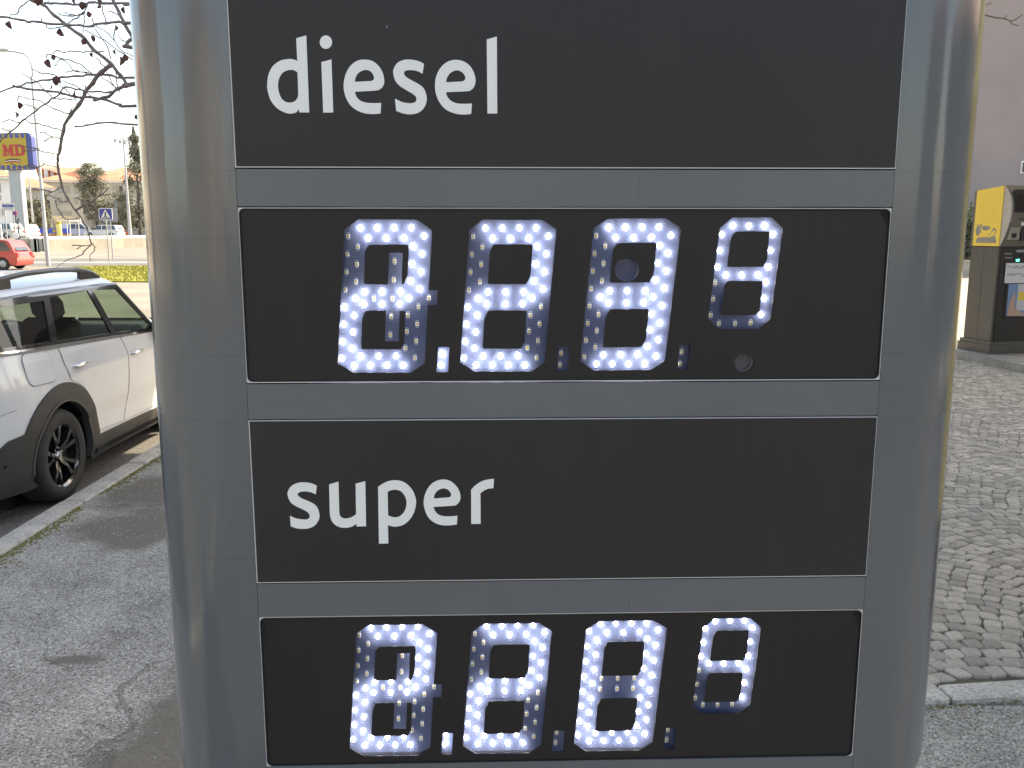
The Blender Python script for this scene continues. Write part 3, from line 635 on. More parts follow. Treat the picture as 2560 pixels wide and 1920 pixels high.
# clear film pane in front of the boards: slightly hazy, so the lamps spread in it
def pane_mat():
    m, t, N, L, b = nt('display_clear_film')
    tr = N.new('ShaderNodeBsdfTransparent'); tr.inputs['Color'].default_value = (.93, .95, 1, 1)
    tl = N.new('ShaderNodeBsdfTranslucent'); tl.inputs['Color'].default_value = (.72, .78, 1, 1)
    df = N.new('ShaderNodeBsdfDiffuse'); df.inputs['Color'].default_value = (.14, .19, .34, 1)
    gl = N.new('ShaderNodeBsdfGlossy'); gl.inputs['Roughness'].default_value = .06
    a1 = N.new('ShaderNodeMixShader'); a1.inputs['Fac'].default_value = .35; L.new(tl.outputs[0], a1.inputs[1]); L.new(df.outputs[0], a1.inputs[2])
    a2 = N.new('ShaderNodeMixShader'); a2.inputs['Fac'].default_value = .030; L.new(tr.outputs[0], a2.inputs[1]); L.new(a1.outputs[0], a2.inputs[2])
    a3 = N.new('ShaderNodeMixShader'); L.new(schlick(N, L, .012), a3.inputs['Fac']); L.new(a2.outputs[0], a3.inputs[1]); L.new(gl.outputs[0], a3.inputs[2])
    L.new(a3.outputs[0], N['Material Output'].inputs['Surface']); return m
M_PANE = pane_mat()
SEG = {'2': ('top', 'ur', 'mid', 'side', 'll', 'bot'), '3': ('top', 'ur', 'mid', 'side', 'lr', 'bot'), '0': ('top', 'ur', 'ul', 'side', 'll', 'lr', 'bot'), '9': ('top', 'ul', 'ur', 'mid', 'lr')}
M_LENS = pm('sensor_well', (.06, .08, .13), .3); M_LENS2 = pm('sensor_well_brown', (.13, .115, .10), .4)
def display(dz, dx, digits, fuel, holes):
    z0, z1 = 1.5645 + dz, 1.8585 + dz
    sh = lambda P: [(x + dx, z + dz) for x, z in P]
    loops = [rrect(XL + .0014, z0 + .0014, XR - .0014, z1 - .0014, .009)]
    loops += [sh([FA(*q) for q in d1_out]), sh([FA(*q) for q in d2_out]), sh([FB(*q) for q in d3_out]), sh([FB(*q) for q in sm_out])]
    for L_, f_ in ((d1_in, FA), (d2_in, FA), (d3_in, FB), (sm_in, FB)):
        for lp in L_: loops.append(sh([f_(*q) for q in lp]))
    for d_ in dots: loops.append(sh(d_))
    if holes:
        for c_, r_ in (((480, 447), 78), ((1235, 1045), 62)):
            loops.append([FB(c_[0] + r_ * math.cos(a * math.pi / 12), c_[1] + r_ * math.sin(a * math.pi / 12)) for a in range(24)])
    me = stand(fill2d(loops, .00035), MASK_Y)
    dp = mesh_obj('price_display', me, M_MASK, tot); dp['label'] = 'dark display film with digit windows for ' + fuel
    mb = MB(); mb.box(((XL + XR) / 2, BOARD_Y - .0112, (z0 + z1) / 2), (XR - XL - .004, .0012, z1 - z0 - .004)); mb.build('clear_pane', M_PANE, tot)
    # gasket and pale rim
    gm = stand(fill2d([rrect(XL + .0008, z0 + .0006, XR - .0008, z1 - .0006, .0095), rrect(XL + .0032, z0 + .003, XR - .0032, z1 - .003, .008)], .0012), MASK_Y - .0016)
    mesh_obj('gasket', gm, M_BLACK, dp)
    rim = stand(fill2d([[(XL + .0002, z0), (XR - .0002, z0), (XR - .0002, z1), (XL + .0002, z1)], rrect(XL + .0014, z0 + .0014, XR - .0014, z1 - .0012, .0095)], .0022), .0042)
    mesh_obj('rim', rim, M_EDGE, dp)
    # wrinkled film in a corner
    def wrinkle(cx, cz, sx, sz):
        mb = MB()
        for k in range(4):
            pts = [(cx - sx * (.004 + .004 * k), MASK_Y - .0006, cz - sz * .002), (cx - sx * (.0035 + .002 * k), MASK_Y - .0022, cz - sz * (.003 + .002 * k)), (cx - sx * .002, MASK_Y - .0008, cz - sz * (.006 + .006 * k))]
            mb.tube(pts, [.0003, .0009, .0003], 5)
        mb.build('film_wrinkle', M_MASK, dp, smooth=60)
    wrinkle(XR - .003, z1 - .003, 1, 1)
    if not holes: wrinkle(XL + .003, z1 - .006, -1, 1); wrinkle(XL + .003, z1 - .03, -1, 1)
    else:
        for c_, r_, m_ in (((480, 447), 78, M_LENS), ((1235, 1045), 62, M_LENS2)):
            x, z = FB(*c_); r = r_ * .38879 * 1.5 / 2210
            q = MB(); q.lathe([(0, .012), (r * .86, .012), (r * .9, .004), (r * 1.02, .002)], (x, MASK_Y + .002, z), 28, 'Y'); q.build('light_sensor', m_, dp, smooth=40)
    # boards with their lamps
    offs = [off1, (0, 0), off3]
    for k, ch in enumerate(digits[:3]):
        ox, oz = offs[k][0] + dx, offs[k][1] + dz
        allp = [q for v in led2.values() for q in v]
        x0 = min(q[0] for q in allp) - .014 + ox; x1 = max(q[0] for q in allp) + (.024 if k == 0 else .014) + ox; b0 = min(q[1] for q in allp) - .015 + oz; b1 = max(q[1] for q in allp) + .015 + oz
        mb = MB(); mb.box(((x0 + x1) / 2, BOARD_Y + .001, (b0 + b1) / 2), (x1 - x0, .002, b1 - b0)); bd = mb.build('digit_board', M_BOARD, tot); bd['label'] = 'led digit showing ' + ch + ' for ' + fuel
        for sg, L_ in led2.items():
            for (x, z) in L_:
                o = bpy.data.objects.new('led', lit_led() if sg in SEG[ch] else ME_OFF); link(o, bd); o.location = (x + ox, BOARD_Y, z + oz)
        if k == 0:
            for (x, z) in plus: o = bpy.data.objects.new('led', ME_OFF); link(o, bd); o.location = (x + dx, BOARD_Y, z + dz)
    allp = [q for v in leds.values() for q in v]
    x0 = min(q[0] for q in allp) - .014 + dx; x1 = max(q[0] for q in allp) + .022 + dx; b0 = min(q[1] for q in allp) - .018 + dz; b1 = max(q[1] for q in allp) + .018 + dz
    mb = MB(); mb.box(((x0 + x1) / 2, BOARD_Y + .001, (b0 + b1) / 2), (x1 - x0, .002, b1 - b0)); bd = mb.build('digit_board', M_BOARD, tot); bd['label'] = 'small led digit showing 9 for ' + fuel
    for sg, L_ in leds.items():
        for (x, z) in L_:
            o = bpy.data.objects.new('led', lit_led() if sg in SEG['9'] else ME_OFF); link(o, bd); o.location = (x + dx, BOARD_Y, z + dz)
    for k, L_ in enumerate(dot_led):
        cx_ = sum(q[0] for q in L_) / 2 + dx; cz_ = sum(q[1] for q in L_) / 2 + dz
        mb = MB(); mb.box((cx_, BOARD_Y + .0035, cz_), (.030, .002, .062)); bd = mb.build('point_board', M_BOARD, tot)
        for (x, z) in L_: o = bpy.data.objects.new('led', lit_led() if k == 0 else ME_OFF); link(o, bd); o.location = (x + dx, BOARD_Y, z + dz)
display(0, 0, '223', 'diesel', True)
display(-.7195, -.002, '220', 'super', False)
# ------------------------------------------------------------------ the white car at the kerb
M_CARW = pm('white_car_paint', (.66, .68, .69), .3, coat=.7, coat_rough=.07)
M_CLAD = pm('grey_black_cladding', (.035, .034, .032), .55, var=(.045, .043, .04), vscale=8)
M_GLOSSB = pm('gloss_black_trim', (.012, .012, .013), .12, coat=.6)
M_RUB = pm('tyre_rubber', (.022, .022, .022), .75, var=(.034, .033, .031), vscale=10, bump=.15, bscale=60)
M_RIMB = pm('black_alloy', (.012, .012, .012), .16, coat=1.0)
M_CHROME = pm('chrome', (.75, .75, .74), .12, metal=1.0)
M_GAP = pm('panel_gap', (.16, .16, .165), .8)
M_SEAT = pm('dark_seat_fabric', (.03, .031, .034), .8)
M_DASH = pm('dark_interior', (.025, .027, .03), .7)
M_CGLASS = glass_mat('car_glass', (.60, .70, .62), .96)
M_CGLASSD = glass_mat('car_glass_tinted', (.40, .48, .43), .95)
M_TAIL = pm('tail_lamp', (.35, .02, .015), .15, coat=1.0)
car = empty('white_hatchback', (-4.12, 7.535, -.11), 0, 'white hatchback with black wheel arches and roof rails parked at the kerb', 'car')
def interp(tab, x):
    if x <= tab[0][0]: return tab[0][1]
    for (a, b), (c, d) in zip(tab, tab[1:]):
        if x <= c:
            t = (x - a) / (c - a); t = t * t * (3 - 2 * t) if False else t
            return b + (d - b) * t
    return tab[-1][1]
WTAB = [(.16, .845), (.30, .882), (.42, .893), (.6, .905), (.8, .902), (.95, .892), (1.05, .875), (1.12, .853), (1.17, .838), (1.49, .735), (1.52, .70)]
def belt(l): return 1.075 - .046 * l - .004 * l * l if l < .5 else 1.05 - .11 * (l - .5)
def taper(l):
    d = 0.0
    if l < -1.45: d += .16 * ((-1.45 - l) / .68) ** 2.2
    if l > 1.2: d += .22 * ((l - 1.2) / 1.0) ** 2.2
    return d
def side_x(l, h):
    w = interp(WTAB, h)
    # a soft crease through the handles and a hollow above the sill
    w += .006 * math.exp(-((h - .9) / .05) ** 2) - .012 * math.exp(-((h - .5) / .12) ** 2) * (1 if -1 < l < 1 else 0)
    for wc in (-1.335, 1.335):
        q = math.hypot(l - wc, h - .33); w += .014 * math.exp(-((q - .47) / .12) ** 2)
    return w - taper(l)
def top_h(l):            # height of the glass line
    if l < .02: return 1.488 - .02 * max(0, (-l - 1.1)) ** 1.5 - .004 * (l + .5) ** 2
    return max(1.478 - (l - .02) * .95, belt(l) + .004)
def roof_h(l):
    if l < -.05: return 1.612 - .012 * (l + .6) ** 2
    if l < .92: return 1.605 - (l + .05) * .60
    return 1.023 - .06 * (l - .92) - .11 * (l - .92) ** 2.2
NL = 62; LS = [-2.12 + 4.32 * i / (NL - 1) for i in range(NL)]
def section(l):
    "right half from the sill up to the roof's middle"
    b = belt(l); tp = top_h(l); rh = max(roof_h(l), tp + .01)
    hs = [.20, .28, .36, .45, .54, .63, .72, .80, .87, .93, .99, b - .05, b]
    pts = [(side_x(l, h), h) for h in hs]
    for k in (1, 2, 3, 4): pts.append((side_x(l, b + (tp - b) * k / 4), b + (tp - b) * k / 4))
    w = pts[-1][0]
    for fx, fz in ((.965, .30), (.88, .56), (.74, .76), (.55, .90), (.3, .975), (0, 1.0)): pts.append((w * fx, tp + (rh - tp) * fz))
    return pts
NS = len(section(0)); verts = []; faces = []
for l in LS:
    sc = section(l); e = 0
    if l < -1.95: e = (-1.95 - l) / .17
    verts += [(x, l - 0, z) for x, z in sc] + [(-x, l, z) for x, z in sc[:-1]][::-1]
n = 2 * NS - 1
DLO = [[(-1.99, 1.175), (-1.285, 1.14), (-1.15, 1.452), (-1.80, 1.45)], [(-1.225, 1.137), (-.355, 1.097), (-.475, 1.478), (-1.09, 1.47)], [(-.295, 1.094), (.44, 1.062), (.02, 1.455), (-.415, 1.478)]]
BIG = [(-2.0, 1.165), (.46, 1.06), (.03, 1.462), (-.45, 1.483), (-1.1, 1.475), (-1.82, 1.456)]
shell = []; wind = []
for j in range(NL - 1):
    for i in range(n - 1):
        f = [j * n + i, j * n + i + 1, (j + 1) * n + i + 1, (j + 1) * n + i]
        c = [sum(verts[k][a] for k in f) / 4 for a in range(3)]
        onside = abs(c[0]) > .66
        if onside and belt(c[1]) + .005 < c[2] < top_h(c[1]) and inpoly(c[1], c[2], BIG): continue
        if abs(c[0]) > .6 and any(math.hypot(c[1] - wc, c[2] - .33) < .425 for wc in (-1.335, 1.335)): continue
        if .02 < c[1] < .86 and abs(c[0]) < .76 and c[2] > belt(c[1]) + .02: wind.append(f); continue
        shell.append(f)
shell.append([i for i in range(n)]); shell.append([(NL - 1) * n + i for i in range(n)])
def sub_mesh(name, fs, mat, parent, smooth=50):
    us = sorted({k for f in fs for k in f}); mp = {k: i for i, k in enumerate(us)}
    me = bpy.data.meshes.new(name); me.from_pydata([verts[k] for k in us], [], [[mp[k] for k in f] for f in fs]); me.update()
    bm = bmesh.new(); bm.from_mesh(me); bmesh.ops.recalc_face_normals(bm, faces=bm.faces); bm.to_mesh(me); bm.free()
    return mesh_obj(name, me, mat, parent, smooth=smooth)
body = sub_mesh('body', shell, M_CARW, car)
sub_mesh('windscreen', wind, M_CGLASS, car)
def grow(P, d):
    "offsets a polygon outwards"
    n_ = len(P); ar = sum(P[i][0] * P[(i + 1) % n_][1] - P[(i + 1) % n_][0] * P[i][1] for i in range(n_)); s = 1 if ar > 0 else -1; out = []
    for i in range(n_):
        a, b, c = Vector(P[i - 1]), Vector(P[i]), Vector(P[(i + 1) % n_])
        e1 = (b - a).normalized(); e2 = (c - b).normalized(); n1 = Vector((e1.y, -e1.x)) * s; n2 = Vector((e2.y, -e2.x)) * s
        m_ = (n1 + n2); m_ = m_.normalized() / max(.5, math.sqrt(max(.05, (1 + n1.dot(n2)) / 2))); q = b + m_ * d; out.append((q.x, q.y))
    return out
def skin(name, loops, off, mat, parent, thick=.0, sides=(1, -1), step=.05, smooth=50, wfun=None):
    "flat loops of (length, height) laid on the car's flank, OFF proud of it"
    obs = []
    for s in sides:
        me = fill2d(loops, 0.0); bm = bmesh.new(); bm.from_mesh(me)
        x0 = min(v.co.x for v in bm.verts); x1 = max(v.co.x for v in bm.verts); y0 = min(v.co.y for v in bm.verts); y1 = max(v.co.y for v in bm.verts)
        for ax, lo, hi in ((0, x0, x1), (1, y0, y1)):
            k = math.floor(lo / step) + 1
            while k * step < hi:
                co = (k * step, 0, 0) if ax == 0 else (0, k * step, 0); no = (1, 0, 0) if ax == 0 else (0, 1, 0)
                bmesh.ops.bisect_plane(bm, geom=bm.verts[:] + bm.edges[:] + bm.faces[:], plane_co=co, plane_no=no); k += 1
        bmesh.ops.remove_doubles(bm, verts=bm.verts, dist=1e-5)
        if thick:
            ret = bmesh.ops.extrude_face_region(bm, geom=bm.faces[:])
            for g in ret['geom']:
                if isinstance(g, bmesh.types.BMVert): g.co.z = 1.0
        for v in bm.verts:
            l, h = v.co.x, v.co.y; o_ = off - (thick if v.co.z < .5 and thick else 0)
            v.co = Vector((s * ((wfun or side_x)(l, h) + o_), l, h))
        bmesh.ops.recalc_face_normals(bm, faces=bm.faces)
        bm.to_mesh(me); bm.free(); obs.append(mesh_obj(name, me, mat, parent, smooth=smooth))
    return obs
# glass and its black frame
for k, P in enumerate(DLO):
    skin('window', [P], -.006, M_CGLASSD if k == 0 else M_CGLASS, car)
skin('window_frame', [grow(BIG, .022)] + [grow(p, -.014) for p in DLO], .0035, M_GLOSSB, car, thick=.012)
skin('window_surround', [grow(BIG, .034), grow(BIG, .020)], .007, pm('grey_gutter', (.16, .17, .175), .35), car, thick=.012)
# chrome strip under the glass
skin('belt_moulding', [[(-2.0, 1.149), (.5, 1.038), (.5, 1.05), (-2.0, 1.163)]], .010, M_CHROME, car, thick=.012)
# doors with gap lines
rdoor = smooth_loop([C1(-1.235, 1.125), (-1.222, .99), (-1.205, .93), C1(-1.19, .865), (-1.0, .77), (-.87, .62), (-.81, .5), C1(-.80, .40), C1(-.335, .375), (-.245, .6), (-.20, .85), (-.215, .98), C1(-.27, 1.085)], 4)
fdoor = smooth_loop([C1(-.26, 1.084), (-.205, .98), (-.19, .85), (-.235, .6), C1(-.325, .375), C1(.62, .375), (.70, .55), (.72, .75), (.66, .95), C1(.60, 1.02)], 4)
for P, hx, hz in ((rdoor, -1.03, .952), (fdoor, -.045, .915)):
    skin('door_gap', [grow(P, .0028)], .0012, M_GAP, car)
    ds = skin('door', [grow(P, -.0015)], .0032, M_CARW, car)
    for s, d in zip((1, -1), ds):
        hb = MB(); x = s * (side_x(hx, hz) + .028)
        hb.tube([(x - s * .03, hx - .085, hz), (x, hx - .075, hz), (x + s * .004, hx, hz + .004), (x, hx + .075, hz + .006), (x - s * .03, hx + .085, hz + .006)], [.011, .013, .014, .013, .011], 8)
        hb.build('handle', M_CHROME, d, smooth=60)
fl = rrect(-1.70, .895, -1.375, 1.115, .06, 6); fl = [(a, b + .02 * (-(a + 1.54))) for a, b in fl]
skin('fuel_flap_gap', [grow(fl, .003)], .0012, M_GAP, car, sides=(1,)); skin('fuel_flap', [grow(fl, -.0015)], .003, M_CARW, car, sides=(1,))
skin('bumper_gap', [[(-2.06, .742), (-1.83, .765), (-1.83, .769), (-2.06, .746)]], .0015, M_GAP, car)
# cladding: arches, sills, bumper corners
def arc(c, r, a0, a1, n_=26, rz=None): return [(c + r * math.cos(R_(a0 + (a1 - a0) * k / n_)), .33 + (rz or r) * math.sin(R_(a0 + (a1 - a0) * k / n_))) for k in range(n_ + 1)]
skin('arch_cladding', [arc(-1.335, .535, -12, 150, 26) + [(-1.92, .58), (-2.0, .53), (-2.05, .20), (-1.66, .20)] + arc(-1.335, .405, 190, -14, 30)], .014, M_CLAD, car, thick=.05, step=.04)
skin('arch_lip', [arc(-1.335, .418, -14, 185, 36) + arc(-1.335, .398, 185, -14, 36)], .020, pm('arch_lip_grey', (.06, .058, .055), .5), car, thick=.05)
skin('arch_cladding', [arc(1.335, .535, 10, 192, 26) + arc(1.335, .405, 194, 8, 30)], .014, M_CLAD, car, thick=.05, step=.04)
skin('sill_cladding', [[(-.93, .20), (.93, .20), (.93, .345), (-.84, .365)]], .012, M_CLAD, car, thick=.04)
skin('sill_strip', [[(-.88, .235), (.92, .225), (.92, .262), (-.88, .272)]], .022, M_GLOSSB, car, thick=.02)
# underbody and wheel wells
mb = MB(); mb.box((0, .02, .27), (1.60, 3.9, .12)); mb.box((0, -.0, .5), (1.5, 1.7, .4)); mb.build('underbody', M_DASH, car)
for wc in (-1.335, 1.335):
    mb = MB(); mb.lathe([(.0, -.60), (.43, -.60), (.43, .60), (0, .60)], (0, wc, .36), 24, 'X'); mb.build('wheel_well', M_GLOSSB if False else M_DASH, car)
# wheels
def wheel_meshes():
    t = MB(); t.lathe([(.228, -.105), (.262, -.115), (.300, -.113), (.322, -.098), (.332, -.075), (.334, -.03), (.334, .03), (.332, .075), (.322, .098), (.300, .113), (.262, .115), (.228, .105)], seg=48, axis='X')
    for k in range(3): t.lathe([(.3345, -.052 + .045 * k), (.337, -.048 + .045 * k), (.337, -.030 + .045 * k), (.3345, -.026 + .045 * k)], seg=48, axis='X')
    r = MB(); r.lathe([(.225, -.1), (.216, -.09), (.210, -.02), (.212, .085), (.221, .094), (.232, .102), (.238, .107), (.238, .100)], seg=48, axis='X')
    r.lathe([(.0, -.03), (.212, -.03), (.214, -.05)], seg=32, axis='X')
    sp = MB()
    for k in range(5):
        for s in (-1, 1):
            a = 2 * math.pi * k / 5 + s * .17 + .3; a2 = 2 * math.pi * k / 5 + s * .25 + .3
            p0 = Vector((.055, .045 * math.cos(a), .045 * math.sin(a))); p1 = Vector((.083, .13 * math.cos(a), .13 * math.sin(a))); p2 = Vector((.09, .222 * math.cos(a2), .222 * math.sin(a2)))
            sd = Vector((0, -math.sin(a), math.cos(a)))
            vs = []
            for p, w in ((p0, .020), (p1, .017), (p2, .026)):
                vs += [p + sd * w - Vector((.035, 0, 0)), p + sd * w * .7, p - sd * w * .7, p - sd * w - Vector((.035, 0, 0))]
            fs = [[i * 4 + q, i * 4 + (q + 1) % 4, i * 4 + 4 + (q + 1) % 4, i * 4 + 4 + q] for i in range(2) for q in range(4)] + [[0, 1, 2, 3], [8, 9, 10, 11]]
            sp.add(vs, fs)
    h = MB(); h.lathe([(.0, .075), (.026, .074), (.032, .066), (.033, .03)], seg=20, axis='X')
    for k in range(5): a = 2 * math.pi * k / 5; h.lathe([(0, .068), (.007, .066), (.008, .03)], (0, .055 * math.cos(a), .055 * math.sin(a)), 8, 'X')
    return t.mesh('tyre'), r.mesh('rim'), sp.mesh('spokes'), h.mesh('hub_cap')
WM = wheel_meshes()
for m_, mt in zip(WM, (M_RUB, M_RIMB, M_RIMB, M_CHROME)): m_.materials.append(mt); shade(m_, 35)
for wc in (-1.335, 1.335):
    for s in (1, -1):
        w_ = bpy.data.objects.new('wheel', WM[1]); link(w_, car); w_.location = (s * .785, wc, .337); w_.rotation_euler = (rnd.uniform(0, 1) if s > 0 else 0, 0, 0 if s > 0 else math.pi)
        for nm, m_ in zip(('tyre', 'spokes', 'hub_cap'), (WM[0], WM[2], WM[3])):
            q = bpy.data.objects.new(nm, m_); link(q, w_)
# roof rails
for s in (1, -1):
    mb = MB(); path = [(-1.98, 1.50), (-1.85, 1.555), (-1.6, 1.60), (-1.2, 1.632), (-.8, 1.640), (-.45, 1.628), (-.22, 1.60), (-.08, 1.555)]
    pts = []
    for i in range(len(path)):
        l, h = path[i]; x = s * (.655 - taper(l)); pts.append((x, l, h))
    mb.tube(pts, [.010, .017, .020, .020, .020, .020, .017, .010], 8)
    for l0, l1 in ((-1.98, -1.42), (-.42, -.08)):
        P = []; k = 8
        for i in range(k + 1):
            l = l0 + (l1 - l0) * i / k; P.append((l, interp(path, l)))
        Q = [(l, min(h, 1.515)) for l, h in P[::-1]]
        vs = [(s * .668 - s * taper(a), a, b) for a, b in P + Q] + [(s * .640 - s * taper(a), a, b) for a, b in P + Q]; m_ = len(P + Q)
        mb.add(vs, [list(range(m_)), list(range(2 * m_ - 1, m_ - 1, -1))] + [[i, (i + 1) % m_, m_ + (i + 1) % m_, m_ + i] for i in range(m_)])
    mb.build('roof_rail', pm('satin_black_rail', (.03, .03, .034), .35) if s > 0 else bpy.data.materials['satin_black_rail'], car, smooth=45)
# tail lamps
for s in (1, -1):
    mb = MB()
    lp = rrect(-2.135, .80, -2.02, 1.06, .05, 4)
    q = skin('tail_lamp', [lp], .008, M_TAIL, car, thick=.03, sides=(s,), wfun=lambda l, h: side_x(max(l, -2.11), h))
    skin('tail_lamp_bezel', [grow(lp, .016), lp], .012, M_CHROME, car, thick=.03, sides=(s,), wfun=lambda l, h: side_x(max(l, -2.11), h))
mb = MB(); mb.box((0, -2.125, 1.30), (1.25, .02, .30), bev=.01); mb.build('rear_window', M_GLOSSB, car)
mb = MB(); mb.box((0, -2.13, .40), (1.7, .09, .38), bev=.03); mb.build('rear_bumper', M_CLAD, car)
# reversing sensor on the bumper corner
mb = MB(); mb.lathe([(0, .012), (.010, .011), (.012, 0)], (side_x(-1.96, .42) + .012, -1.96, .42), 14, 'X'); mb.build('parking_sensor', M_GLOSSB, car)
# interior
mb = MB()
for s in (1, -1):
    for (y, hh) in ((.02, 1.0),):
        mb.box((s * .36, y, .60), (.50, .50, .16), bev=.05)
        T = Matrix.Rotation(R_(14), 3, 'X'); mb.box((s * .36, y - .31, .93), (.48, .13, .62), bev=.05, tilt=T)
        mb.box((s * .36, y - .40, 1.32), (.26, .10, .18), bev=.04, tilt=T)
mb.build('front_seats', M_SEAT, car, smooth=40)
mb = MB(); T = Matrix.Rotation(R_(16), 3, 'X')
mb.box((0, -1.0, .60), (1.25, .5, .16), bev=.05); mb.box((0, -1.33, .92), (1.25, .14, .56), bev=.05, tilt=T)
for s in (-.42, 0, .42): mb.box((s, -1.42, 1.24), (.25, .09, .15), bev=.035, tilt=T)
mb.build('rear_seats', M_SEAT, car, smooth=40)
mb = MB(); mb.box((0, .74, .88), (1.48, .62, .40), bev=.08); mb.box((0, -.0, .47), (1.6, 3.0, .06)); mb.build('dashboard', M_DASH, car, smooth=40)
mb = MB(); T = Matrix.Rotation(R_(-65), 3, 'X')
ring = [T @ Vector((.18 * math.cos(a * math.pi / 12), .18 * math.sin(a * math.pi / 12), 0)) + Vector((-.36, .40, .98)) for a in range(25)]
mb.tube(ring, .014, 6); mb.tube([(-.36, .40, .98), (-.36, .60, .90)], .03, 8); mb.box((-.36, .41, .975), (.34, .03, .05), bev=.01); mb.build('steering_wheel', M_DASH, car, smooth=50)
mb = MB(); mb.box((0, .30, 1.44), (.22, .03, .06), bev=.012); mb.build('rear_view_mirror', M_GLOSSB, car)
for s in (1, -1):
    mb = MB(); mb.box((s * .98, .44, 1.10), (.17, .10, .13), bev=.04); mb.box((s * .87, .44, 1.07), (.1, .05, .04)); mb.build('door_mirror', M_GLOSSB, car, smooth=40)
mb = MB(); mb.box((0, 2.16, .45), (1.5, .1, .3), bev=.04); mb.build('front_bumper', M_CLAD, car)
# ------------------------------------------------------------------ an unseen canopy, added overhead behind the totem to shade the near ground
can = empty('added_shade_canopy', (2.0, 9.5, 0), 0, 'unseen flat canopy on two columns, added to shade the near ground', 'canopy')
M_CAN = pm('canopy_white_steel', (.6, .6, .58), .5)
P = [(-1.6, 5.6), (16, 5.6), (15.0, 16.3), (11.5, 15.75), (3.4, 11.35), (-1.6, 11.15)]
mb = MB(); mb.prism([(x - 2.0, y - 9.5) for x, y in P], 5.95, 6.05, 'Z'); mb.build('soffit', M_CAN, can)
mb = MB(); mb.prism([(x - 2.0, y - 9.5) for x, y in grow(P, .06)], 6.05, 6.65, 'Z'); mb.build('fascia', pm('canopy_fascia', (.45, .46, .47), .4), can)
for x, y in ((-.6, 8.6), (2.6, 8.9)):
    mb = MB(); mb.box((x - 2.0, y - 9.5, 2.97), (.22, .22, 5.96), bev=.02); mb.build('column', M_CAN, can)
# ------------------------------------------------------------------ everything across the road
LOT = 1.05                                  # the supermarket's yard lies higher, behind a low wall
M_WALLW = pm('white_render', (.82, .80, .74), .85, var=(.72, .70, .62), vscale=.6)
M_BEIGE = pm('beige_render', (.52, .48, .40), .9, var=(.46, .43, .36), vscale=.25, vdetail=7)
M_WHITEB = pm('white_facade', (.74, .73, .70), .9, var=(.68, .67, .64), vscale=.3)
M_ROOF = pm('terracotta_tiles', (.42, .19, .11), .85, var=(.5, .27, .17), vscale=.8, bump=.6, bscale=6, stretch=(1, 1, 1))
M_SHUT = pm('grey_shutter', (.34, .32, .27), .8)
M_SHUTD = pm('dark_window', (.05, .05, .055), .3)
M_EAVE = pm('white_eave', (.75, .74, .72), .8)
M_GALV = pm('galvanised_steel', (.42, .43, .44), .45, metal=.35, var=(.36, .37, .38), vscale=3)
M_SIGNB = pm('sign_blue', (.03, .05, .30), .4); M_SIGNW = pm('sign_white', (.75, .75, .75), .4); M_SIGNBK = pm('sign_black', (.02, .02, .02), .5)
M_YEL = pm('sign_yellow', (.46, .32, .025), .45); M_BLU = pm('sign_border_blue', (.05, .075, .27), .45); M_RED = pm('sign_red', (.50, .03, .035), .45)
M_STEELG = pm('grey_painted_steel', (.40, .41, .41), .5)
# yard slab and retaining wall
yard = MB(); yard.prism([(-48.5, 80), (-44.9, 84.2), (-46.2, 150), (-46.2, 300), (-200, 300), (-200, 80)], -.12, LOT, 'Z')
o = yard.build('supermarket_yard', M_ROAD_PALE); o['kind'] = 'structure'
back = MB(); back.prism([(-46.2, 150), (-10, 152), (40, 152), (40, 300), (-46.2, 300)], -.12, LOT, 'Z'); o = back.build('raised_ground', M_EARTH); o['kind'] = 'structure'
wl_ = empty('low_wall', (-45.5, 97, -.1), 0, 'sunlit white low wall along the supermarket yard', 'wall')
mb = MB(); mb.prism([(-45.5, 84.0), (-45.2, 84.0), (-46.25, 150), (-46.55, 150)], 0, 1.34, 'Z'); me = mb.mesh('wall'); me.transform(Matrix.Translation((45.5, -97, 0))); mesh_obj('wall', me, M_WALLW, wl_)
mb = MB(); mb.prism([(-45.56, 83.9), (-45.12, 83.9), (-46.17, 150.1), (-46.61, 150.1)], 1.34, 1.42, 'Z'); me = mb.mesh('coping'); me.transform(Matrix.Translation((45.5, -97, 0))); mesh_obj('coping', me, M_EAVE, wl_)
mb = MB()
for y in (92, 104, 121): mb.box((-45.22 + 45.5 - (y - 84) * .0159, y - 97, .62), (.05, .12, 1.2))
mb.build('drain_stain', pm('wall_stain', (.5, .48, .42), .9), wl_)
# gate recess left of the wall: dark gap with white piers
gp = empty('yard_gateway', tuple(at_Y(108, 630, 84)), 0, 'gateway with white pier and dark opening at the end of the low wall', 'gateway')
for (x0, x1, y0, y1, m_, d, nm) in ((50, 92, 597, 634, M_BEIGE, .6, 'panel'), (88, 97, 594, 630, M_WALLW, .5, 'pier'), (97, 109, 597, 629, M_SHUT, .2, 'opening'), (109, 113, 592, 627, M_WALLW, .3, 'post')):
    a = at_Y(x0, y1, 84) - gp.location; b = at_Y(x1, y0, 84) - gp.location
    mb = MB(); mb.box(((a.x + b.x) / 2, d / 2 - .1, (a.z + b.z) / 2), (abs(b.x - a.x), d, abs(b.z - a.z))); mb.build(nm, m_, gp)

